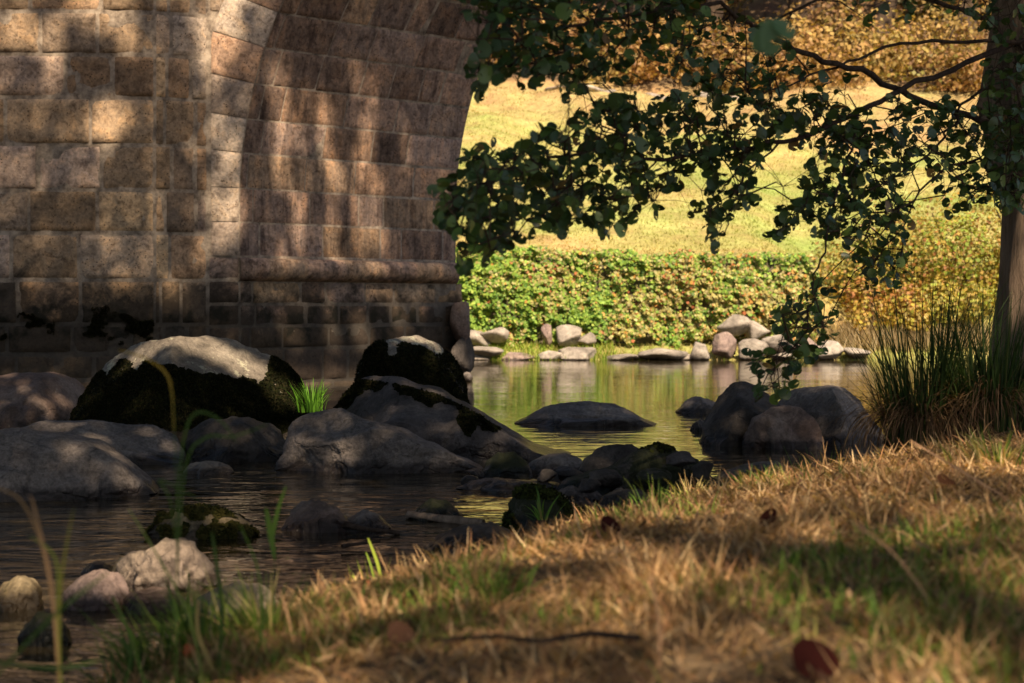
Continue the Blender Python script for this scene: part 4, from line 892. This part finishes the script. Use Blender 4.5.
# group leaves on twigs
tw = Acc(); todo = list(spots); tcount = 0
GL = [(.040, .080, .020), (.058, .11, .024), (.030, .062, .018), (.085, .14, .03), (.042, .078, .026)]
groups = []
while todo:
    s = todo.pop(rnd.randrange(len(todo))); ar = np.array([tuple(q) for q in todo]) if todo else np.zeros((0, 3))
    near = []
    if len(ar):
        d = np.linalg.norm(ar-np.array(s), axis=1); idx = [i for i in np.argsort(d)[:6] if d[i] < .24]
        near = [todo[i] for i in idx]
        for i in sorted(idx, reverse=True): todo.pop(i)
    grp = [s]+near; groups.append((grp, sum(grp, Vector())/len(grp)))
groups.sort(key=lambda g_: float(np.min(np.linalg.norm(nodesA-np.array(g_[1]), axis=1))))
for grp, c in groups:
    dn = np.linalg.norm(nodesA-np.array(c), axis=1)
    # attach towards the trunk side
    dn = dn+np.where(nodesA[:, 0] < c.x, .10, 0); nb = Vector(nodesA[int(np.argmin(dn))])
    tip = c+(c-nb).normalized()*.05
    midp = nb.lerp(c, .55)+Vector((rnd.gauss(0, .02), rnd.gauss(0, .02), .02+rnd.gauss(0, .015)))
    nodesA = np.concatenate([nodesA, np.array([c, midp])])
    tube(tw, [nb, midp, c, tip], [.0038, .0028, .0018, .0009], 5)
    for q in grp:
        # leaf base on the twig, leaf hanging outwards and down
        ax = (q-c); ax = ax.normalized() if ax.length > .01 else Vector((rnd.gauss(0, 1), 0, -1)).normalized()
        ax = (ax+Vector((rnd.gauss(0, .45)-.15, rnd.gauss(0, .45), rnd.gauss(-.35, .4)))).normalized()
        nn = Vector((rnd.gauss(0, .5), rnd.gauss(-.45, .55), rnd.gauss(.75, .45)))
        nn = (nn-ax*nn.dot(ax)).normalized(); vv = nn.cross(ax); sz = rnd.choice((rnd.uniform(.032, .048), rnd.uniform(.044, .061)))
        b0 = q-ax*sz*.5; V = np.array(b0)+sz*(LV[:, :1]*np.array(ax)+LV[:, 1:2]*np.array(vv)*rnd.uniform(.72, 1.05)+(LV[:, 2:]*rnd.uniform(.3, 2.4)+rnd.uniform(-.35, .2)*(LV[:, :1]-.3)**2)*np.array(nn))
        g = Vector(GL[rnd.randrange(5)])*rnd.uniform(.7, 1.3)
        if rnd.random() < .012: g = Vector((.2, .12, .03))
        fol.add(V, LF, tuple(g))
        if rnd.random() < .8: tube(tw, [c, c.lerp(b0, .6)+Vector((0, 0, .006)), b0+ax*sz*.1], [.0014, .001, .0009], 4)
V, Fc, _ = tw.out(); mk('twigs', V, Fc, M_TWIG, alder)
V, Fc, T = fol.out(); mk('foliage', V, Fc, M_LEAF, alder, T)
# a near leaf hanging out of focus
lt = empty('hanging_leaf', tuple(P(768, 18, 2.75)), 'single out-of-focus green leaf hanging near the top right', 'leaf')
for (ux, uz, sz, px, py) in ((.1, -1, .062, 768, 18), (.85, -.6, .048, 772, 20), (-.25, -1, .05, 766, 24)):
    ax = Vector((ux, .1, uz)).normalized(); nn = Vector((.1, -1, .3)); nn = (nn-ax*nn.dot(ax)).normalized(); vv = nn.cross(ax); b0 = P(px, py, 2.75)
    V = np.array(b0)+sz*(LV[:, :1]*np.array(ax)+LV[:, 1:2]*np.array(vv)*.7+LV[:, 2:]*np.array(nn)); mk('leaflet', V, LF, M_LEAF, lt, np.tile((.06, .14, .045), (len(V), 1)))
a = Acc(); tube(a, [P(760, -40, 2.8), P(764, -5, 2.77), P(768, 19, 2.75)], [.002, .0015, .001], 6); V, Fc, _ = a.out(); mk('stalk', V, Fc, M_TWIG, lt)

# ------------------------------------------------------------------ overhead canopies (unseen, leaves added and carved to shade near bank, river and pier)
def on_ray_targets():
    Tg = []
    def add(pts, r):
        for q in pts: Tg.append((np.array(q), r))
    # sunlit patches: (photo px, py, distance, radius)
    for x, y, r in ((18, 45, .12), (48, 40, .12), (80, 12, .10), (95, 9, .13), (120, 9, .13), (55, 60, .10), (105, 118, .12), (90, 128, .10), (112, 130, .12), (50, 88, .08), (15, 35, .12), (128, 40, .08)): add([P(x, y, 21.0)], r)
    for x, y, r in ((218, 10, .13), (215, 25, .12), (213, 45, .1), (212, 68, .08), (232, 215, .10), (228, 200, .07), (200, 255, .05), (214, 130, .05)): add([P(x, y, 21.3)], r)
    # vertical streaks on the soffit: (x0,y0,x1,y1,r)
    for x0, y0, x1, y1, r in ((410, 5, 408, 45, .06), (352, 95, 350, 105, .06), (323, 120, 322, 155, .085), (370, 100, 366, 160, .05), (281, 85, 276, 170, .045), (286, 120, 282, 190, .04), (360, 165, 358, 255, .05), (300, 110, 300, 160, .035), (377, 190, 373, 250, .055), (296, 205, 300, 250, .05), (268, 95, 272, 130, .03), (335, 180, 330, 250, .035), (402, 140, 402, 160, .05), (240, 200, 236, 225, .06), (386, 295, 400, 330, .07), (358, 325, 360, 345, .06), (325, 310, 335, 345, .05), (280, 330, 292, 345, .05), (330, 262, 340, 275, .05), (285, 268, 290, 275, .05), (372, 285, 380, 300, .05)):
        m_ = max(2, int(abs(y1-y0)/7))
        for k in range(m_+1):
            x = x0+(x1-x0)*k/m_; y = y0+(y1-y0)*k/m_; Yd = 21.36+(x-240)/216*2.56
            add([P(x, y, Yd)], r*rnd.uniform(.7, 1.1))
    for x, y in ((150, 342), (185, 341), (215, 343), (245, 346), (268, 352), (282, 362)): add([P(x, y, 12.2)], .13)
    add([P(308, 395, 11.6), P(320, 388, 11.6)], .12)
    for x, y in ((410, 340), (425, 340)): add([P(x, y, 17.0)], .12)
    for x, y in ((150, 562), (170, 552), (135, 575), (190, 575), (95, 582), (225, 596), (250, 600), (120, 562), (80, 590), (110, 592), (160, 585), (20, 590)): add([P(x, y, 5.9)], .15)
    for x, y, Yd in ((372, 575, 5.0), (372, 555, 5.0), (345, 590, 4.9), (395, 580, 5), (300, 600, 4.6), (560, 540, 5.6), (575, 515, 6.0), (610, 510, 5.9), (640, 500, 6.0), (690, 465, 6.4), (700, 480, 6.2), (730, 478, 6.2), (760, 475, 6.2), (810, 460, 6.7), (850, 455, 6.6), (880, 450, 6.5), (920, 445, 6.7), (960, 445, 6.6), (1000, 440, 6.6), (600, 560, 4.6), (640, 530, 5.0), (700, 520, 5.0), (990, 470, 5.4), (1015, 430, 6.8), (480, 570, 5.0), (900, 470, 5.6), (780, 500, 5.3)): add([P(x, y, Yd)], .11)
    for x, y in ((1010, 285), (1014, 262), (1006, 240), (1016, 225), (1000, 300), (1018, 300)): add([P(x, y, 8.4)], .05)
    return Tg
Tg = on_ray_targets(); TP = np.array([t[0] for t in Tg]); TR = np.array([t[1] for t in Tg])
def carve(C, grow=.035):  # opens crown gaps along sun rays so the chosen spots stay lit
    keep = np.ones(len(C), bool)
    for p_, r in zip(TP, TR):
        v = C-p_; t = v@SUNN; d2 = (v*v).sum(1)-t*t
        keep &= ~((d2 < (r+grow)**2) & (t > 0))
    return keep
trees = [('shade_tree', (-3.2, -4.5), 'unseen tall alder behind the camera to the left, crown shaped for the shade it casts', .2), ('shade_tree', (3.4, -3.0), 'unseen tall alder behind the camera to the right, crown shaped for the shade it casts', .22), ('shade_tree', (-10.5, 3.5), 'unseen alder beyond the left edge of the view, crown shaped for the shade it casts', .24), ('shade_tree', (-12.2, 12.5), 'unseen alder near the bridge beyond the left edge, crown shaped for the shade it casts', .24), ('shade_tree', (7.5, 12.6), 'unseen alder on the bank beyond the right edge, crown shaped for the shade it casts', .24)]  # unseen trees, placed to carry the shading canopy
trp = np.array([t[1] for t in trees]+[(tx, ty)])
n = 150000
C = np.stack([rs.uniform(-11, 8.5, n), rs.uniform(-8, 20.5, n), rs.uniform(0, 1, n)], 1)
zlow = np.maximum(5.4, 2.2+.181*C[:, 1]+.8); C[:, 2] = zlow+C[:, 2]**1.2*4.2
# cap so that the far bank stays in the sun
ok = (C[:, 2] < (30.0-C[:, 1])*1.15*.98); dens = gnoise(C[:, 0]*.9, C[:, 1]*.9)+.4*gnoise(C[:, 2]*2, C[:, 0])
Lnd = C-SUNN*(C[:, 2]/SUNN[2])[:, None]
tw_ = (21.6-C[:, 1])/(-SUNN[1]); Wl = C-SUNN*tw_[:, None]
ok &= ~((Wl[:, 2] > .3) & (Wl[:, 2] < 7) & (Wl[:, 0] < .2) & (Wl[:, 0] > -9.5))
ok &= rs.rand(n) < np.clip(.9+.25*dens, .45, 1)*np.where((Lnd[:, 1] < 6.6) & (Lnd[:, 0] > -.9), .5, 1); C = C[ok]; C = C[carve(C)]
fillp = []; fills = []
def fillhigh(pts, drop):  # adds unseen leaves high on the sun rays to shade the pier
    for q in pts:
        if rnd.random() < drop: continue
        t = rnd.uniform(15, 20); fillp.append(np.array(q)+SUNN*t+np.array([rnd.gauss(0, .05), 0, rnd.gauss(0, .05)])); fills.append(rnd.uniform(.18, .32))
def fill(pts, drop):  # adds unseen crown leaves on sun rays to shade rocks, water and foliage
    for q in pts:
        if rnd.random() < drop: continue
        q = np.array(q)
        for _ in range(6):
            t = rnd.uniform(2, 14); c_ = q+SUNN*t
            if c_[1] < 20.3 and max(5.2, 3.1+.181*c_[1]) < c_[2] < 11.5: fillp.append(c_+np.array([rnd.gauss(0, .02), 0, rnd.gauss(0, .02)])); fills.append(rnd.uniform(.17, .26)); break
patch = lambda x, z: noise.noise(Vector((x*1.1, z*1.1, 4)))
soft = lambda x, z, k: .5+.9*noise.fractal(Vector((x*1.3+k, z*.8, 2.7)), 1, 2, 3)
fillhigh([wA.pt(s_, z_, 0) for s_ in np.arange(1.0, wA.L, .10) for z_ in np.arange(.2, 5.6, .10) if rnd.random() < .93-.5*max(0, soft(s_, z_, 0)-.45)*(.3+.15*z_)], .0)
fillhigh([wB.pt(s_, z_, 0) for s_ in np.arange(0, wB.L, .10) for z_ in np.arange(.2, 5.6, .10)], .10)
fillhigh([wBC.pt(s_, z_, 0) for s_ in np.arange(0, .4, .10) for z_ in np.arange(.2, 1.4, .10)], .05)
fillhigh([wBC.pt(s_+max(0, off(z_)-.0), z_, 0) for s_ in np.arange(0, .42, .10) for z_ in np.arange(1.4, 5.6, .10)], .56)
fillhigh([wD.pt(s_, z_, 0) for s_ in np.arange(0.02, wD.L+.1, .08) for z_ in np.arange(.2, 5.6, .09)], .12)
fill([(x_, y_, .25) for x_ in np.arange(-4.2, 3.4, .14) for y_ in np.arange(8.6, 20, .15)], .06)
fill([(x_, y_, .1) for x_ in np.arange(-2.5, .6, .14) for y_ in np.arange(5.2, 8.6, .15)], .5)
fill([tuple(P(x_, y_, 2.8)) for x_ in range(735, 800, 10) for y_ in range(0, 80, 10)], 0)
fill([tuple(P(x_, y_, 2.9)) for x_ in range(80, 290, 20) for y_ in range(350, 560, 20)], 0)
fill([tuple(P(x_, y_, Yb(x_))) for x_ in range(430, 1010, 18) for y_ in range(0, 290, 18)], .03)
fill([tuple(P(x_, y_, 6.6)) for x_ in range(740, 850, 14) for y_ in range(280, 400, 14)], 0)
FP = np.array(fillp); SZ = np.array(fills); kf = carve(FP, .05); FP = FP[kf]; SZ = np.concatenate([rs.uniform(.12, .20, len(C)), SZ[kf]]); nfill = len(FP); C = np.concatenate([C, FP])
own = np.argmin(((C[:, None, :2]-trp[None])**2).sum(2), axis=1)
nr = rs.normal(0, .7, (len(C), 3))+np.array([-.1, -.3, .6])
GC = [(.04, .07, .02), (.06, .10, .025), (.03, .055, .02), (.10, .12, .03)]
for ti in range(len(trp)):
    k = own == ti; CC_ = C[k]; nn = len(CC_)
    if ti < len(trees):
        nm, (bx, by), lb, rr = trees[ti]; bz = max(float(zbank(np.array([bx]), np.array([by]))[0]), -.6)
        t = empty(nm, (bx, by, bz), lb, 'tree', 'trees of the near bank'); a = Acc(); H = 15.5
        pp = [Vector((bx+.12*math.sin(k2*.8+ti), by+.12*math.cos(k2*.7+ti)-.12, bz-.2+H*k2/10)) for k2 in range(11)]
        tube(a, pp, [rr*1.3, rr*1.05]+[rr*(1-.08*k2) for k2 in range(1, 10)], 16, wob=.3); V, Fc, _ = a.out(); mk('trunk', V, Fc, M_BARK, t, smooth=True)
    else:
        t = alder; pp = pts[10:]; bx, by, rr = tx, ty, .2
    V, Fc, T = leaves(CC_, SZ[k], nr[k], pal(nn, GC), 'quad', .9); mk('crown', V, Fc, M_CANOPY, t, T)
    # limbs reach the crown
    a = Acc(); 
    for q in range(14):
        if nn == 0: break
        e = Vector(CC_[rnd.randrange(nn)]); s0 = pp[rnd.randrange(len(pp)//2, len(pp))]
        if abs(e.z-s0.z) > 5: continue
        if (e-s0).length > 6.5: e = s0+(e-s0).normalized()*6.5
        if e.y > 2 and e.z < 1+.185*e.y+.6: continue
        samples = np.array([s0.lerp(e, k2/12) for k2 in range(13)])
        if (~carve(samples, .03)).any(): continue
        tube(a, [s0, s0.lerp(e, .5)+Vector((0, 0, .35)), e], [rr*.32, rr*.18, rr*.05], 7)
    if a.V: V, Fc, _ = a.out(); mk('crown_limbs', V, Fc, M_BARK, t, smooth=True)

# left bank beyond the frame, where two of the alders stand
gx = np.arange(-40, -7.4, .5); gy = np.arange(-14, 20.4, .5); XX, YY = np.meshgrid(gx, gy); ZZ = np.clip((-8.6-.12*np.abs(YY-6)-XX)*.5, -.7, .6)+gnoise(XX, YY)*.05
o = mk('left_bank_ground', np.stack([XX.ravel(), YY.ravel(), ZZ.ravel()], 1), gridf(len(gx), len(gy)), bpy.data.materials['bank_soil'], smooth=True); o['kind'] = 'structure'

# ------------------------------------------------------------------ foreground plants out of focus, fallen leaves
def blade_plant(blades, label, name='tall_grass', head=None):
    """blades: lists of (px,py,Y) centre lines with width, colour"""
    allp = [P(*b_[0][0]) for b_ in blades]; base = allp[0].copy(); t = empty(name, base, label, 'grass plant')
    for line, w, colr in blades:
        q = [P(*c_) for c_ in line]; fine = []
        for i in range(len(q)-1):
            p0 = q[max(i-1, 0)]; p1 = q[i]; p2 = q[i+1]; p3 = q[min(i+2, len(q)-1)]
            for k in range(6):
                s = k/6; fine.append(.5*((2*p1)+(-p0+p2)*s+(2*p0-5*p1+4*p2-p3)*s*s+(-p0+3*p1-3*p2+p3)*s**3))
        fine.append(q[-1]); V = []; n = len(fine)
        for i, p_ in enumerate(fine):
            d = (fine[min(i+1, n-1)]-fine[max(i-1, 0)]).normalized(); sd = d.cross(Vector((.2, -1, .3))).normalized(); ww = w*math.sin(math.pi*min(max((i+.8)/(n+.3), 0), 1))**.55/2
            V += [p_-sd*ww, p_+Vector((0, ww*.5, 0)), p_+sd*ww]
        Fm = []
        for i in range(n-1): Fm += [[i*3, i*3+1, i*3+4, i*3+3], [i*3+1, i*3+2, i*3+5, i*3+4]]
        mk('blade', V, np.array(Fm), M_GRASS, t, np.tile(colr, (len(V), 1)), True)
G1, G2, YL, TN = (.05, .10, .022), (.09, .17, .03), (.5, .33, .05), (.5, .3, .18)
blade_plant([([(176, 700, 2.9), (177, 560, 2.9), (175, 440, 2.9), (172, 385, 2.9)], .0016, G1), ([(174, 430, 2.9), (172, 392, 2.9), (165, 372, 2.9), (145, 358, 2.9), (118, 350, 2.9)], .0038, (.36, .25, .04)),
             ([(176, 640, 2.9), (178, 500, 2.9), (186, 430, 2.9), (200, 412, 2.9), (222, 422, 2.9), (236, 442, 2.9)], .0045, G1),
             ([(176, 600, 2.9), (185, 470, 2.9), (205, 438, 2.9), (235, 436, 2.9), (268, 424, 2.9)], .0045, G1),
             ([(178, 560, 2.9), (170, 500, 2.9), (160, 480, 2.9), (200, 500, 2.9)], .0035, G1)], 'tall blurred grass plant with arching blades and a yellow tip before the mossy boulder')
blade_plant([([(60, 700, 2.6), (52, 600, 2.6), (40, 540, 2.6), (20, 500, 2.6), (-8, 486, 2.6)], .004, (.26, .17, .09)), ([(60, 690, 2.6), (60, 600, 2.6), (66, 548, 2.6), (74, 508, 2.6)], .0038, (.16, .16, .03)), ([(62, 700, 2.6), (58, 620, 2.6), (56, 560, 2.6), (30, 536, 2.6)], .0045, (.13, .16, .03)), ([(60, 690, 2.6), (52, 590, 2.6), (36, 515, 2.6), (30, 495, 2.6)], .005, (.3, .19, .11))],
            'blurred plant with yellowing leaves before the left front boulder', 'wilting_plant')
blade_plant([([(-30, 705, 2.4), (20, 650, 2.4), (60, 610, 2.4), (108, 572, 2.4)], .005, G1), ([(-40, 655, 2.5), (10, 664, 2.5), (60, 668, 2.5), (100, 660, 2.5)], .006, G1)], 'dark green blurred blades slanting in at the lower left corner')
blade_plant([([(205, 700, 3.2), (190, 620, 3.2), (160, 560, 3.2), (128, 508, 3.2)], .004, (.22, .28, .08)), ([(215, 700, 3.2), (222, 620, 3.2), (216, 560, 3.2), (212, 532, 3.2)], .007, G1), ([(238, 700, 3.2), (262, 630, 3.2), (258, 570, 3.2), (240, 525, 3.2)], .004, G2), ([(150, 700, 3.1), (128, 630, 3.1), (112, 596, 3.1)], .005, G2), ([(120, 700, 3.1), (130, 650, 3.1), (96, 628, 3.1)], .006, G1), ([(230, 700, 3.2), (200, 640, 3.2), (198, 600, 3.2)], .007, (.4, .3, .12)), ([(262, 700, 3.3), (290, 640, 3.3), (280, 590, 3.3)], .005, TN)],
            'several tall loose green blades rising from the thick tuft at lower left')
blade_plant([([(275, 560, 3.6), (272, 540, 3.6), (278, 510, 3.6), (286, 486, 3.6)], .009, G2), ([(275, 560, 3.6), (270, 530, 3.6), (266, 508, 3.6)], .012, G2), ([(275, 700, 3.6), (274, 600, 3.6), (275, 555, 3.6)], .002, G1)], 'slim blurred stem with two bright green leaves over the riffle', 'young_plant')
blade_plant([([(385, 600, 4.9), (378, 565, 4.9), (368, 538, 4.9)], .009, (.34, .42, .06)), ([(372, 605, 4.9), (360, 585, 4.9), (352, 575, 4.9)], .008, (.3, .38, .05)), ([(378, 600, 4.9), (372, 570, 4.9), (366, 552, 4.9)], .006, (.25, .36, .05))], 'two broad glowing yellow-green blades in the sunlit tuft', 'glowing_grass')
blade_plant([([(955, 640, 2.9), (900, 560, 2.9), (850, 520, 2.9)], .004, TN), ([(655, 700, 2.6), (660, 640, 2.6), (652, 575, 2.6)], .006, TN), ([(1010, 500, 4.6), (960, 470, 4.6), (910, 440, 4.6)], .006, TN)], 'loose dry straws standing above the matted grass at right', 'dry_straw')
def fallen(px, py, Y, sz, colr, label):
    b0 = P(px, py, Y); b0.z = float(zbank(np.array([b0.x]), np.array([b0.y]))[0])+.035
    ax = Vector((rnd.gauss(0, 1), rnd.gauss(0, .4), rnd.uniform(.0, .3))).normalized(); nn = Vector((rnd.gauss(0, .2), -.75, .7)); nn = (nn-ax*nn.dot(ax)).normalized(); vv = nn.cross(ax)
    L = LV.copy(); L[:, 2] += .25*(L[:, 0]-.5)**2+.35*L[:, 1]**2
    V = np.array(b0)-np.array(ax)*sz*.5+sz*(L[:, :1]*np.array(ax)+L[:, 1:2]*np.array(vv)+L[:, 2:]*np.array(nn))
    solo('fallen_leaf', V, LF, M_MOSS, label, 'leaf', 'fallen leaves on the bank', tint=np.tile(colr, (len(V), 1)))
DR = (.04, .010, .008)
fallen(815, 650, 2.45, .075, DR, 'curled dark red dead leaf, largest, at the bottom right')
fallen(610, 548, 4.2, .06, DR, 'dark red dead leaf in the straw left of centre of the bank')
fallen(768, 542, 4.0, .06, (.06, .018, .012), 'reddish brown dead leaf halfway up the bank')
fallen(945, 500, 4.9, .06, (.07, .03, .015), 'brown dead leaf at the right under the alder')
fallen(190, 662, 3.4, .035, (.4, .1, .04), 'small orange dead leaf in the thick green tuft')
fallen(365, 590, 4.8, .045, (.16, .05, .03), 'brown dead leaf at the foot of the glowing tuft')
fallen(400, 668, 2.9, .05, (.09, .045, .028), 'dull brown dead leaf at the bottom edge left of centre')
# small floating leaves are left to the grain of the water

# ------------------------------------------------------------------ light, sky, camera
w = bpy.data.worlds.new('World'); sc.world = w; w.use_nodes = True; nt = w.node_tree
sky = nt.nodes.new('ShaderNodeTexSky'); sky.sky_type = 'NISHITA'; sky.sun_disc = False; sky.sun_elevation = SUN_EL; sky.sun_rotation = math.atan2(SUN_AZ[0], SUN_AZ[1])
sky.dust_density = 2.0
bg = nt.nodes['Background']; bg.inputs['Strength'].default_value = .075; nt.links.new(sky.outputs[0], bg.inputs['Color'])
ld = bpy.data.lights.new('sun', 'SUN'); ld.energy = 5.0; ld.angle = math.radians(.8); ld.color = (1, .80, .55)
lo = bpy.data.objects.new('sun', ld); col.objects.link(lo); lo.rotation_euler = SUN.to_track_quat('Z', 'Y').to_euler(); lo.location = (-10, -20, 25)
cd = bpy.data.cameras.new('camera'); cam = bpy.data.objects.new('camera', cd); col.objects.link(cam); sc.camera = cam
cam.location = (0, 0, 1.0); cam.rotation_euler = (math.radians(90), 0, 0)
cd.sensor_width = 36; cd.lens = 36*F/1024; cd.shift_y = -(341.5-HOR)/1024; cd.clip_end = 1000; cd.clip_start = .05
cd.dof.use_dof = True; cd.dof.focus_distance = 10.5; cd.dof.aperture_fstop = 4.3
sc.view_settings.view_transform = 'Standard'; sc.view_settings.look = 'None'; sc.view_settings.exposure = 0.92; sc.view_settings.gamma = 1
sc.render.engine = 'CYCLES'; sc.cycles.use_denoising = True; sc.cycles.max_bounces = 6; sc.cycles.caustics_reflective = False; sc.cycles.caustics_refractive = False
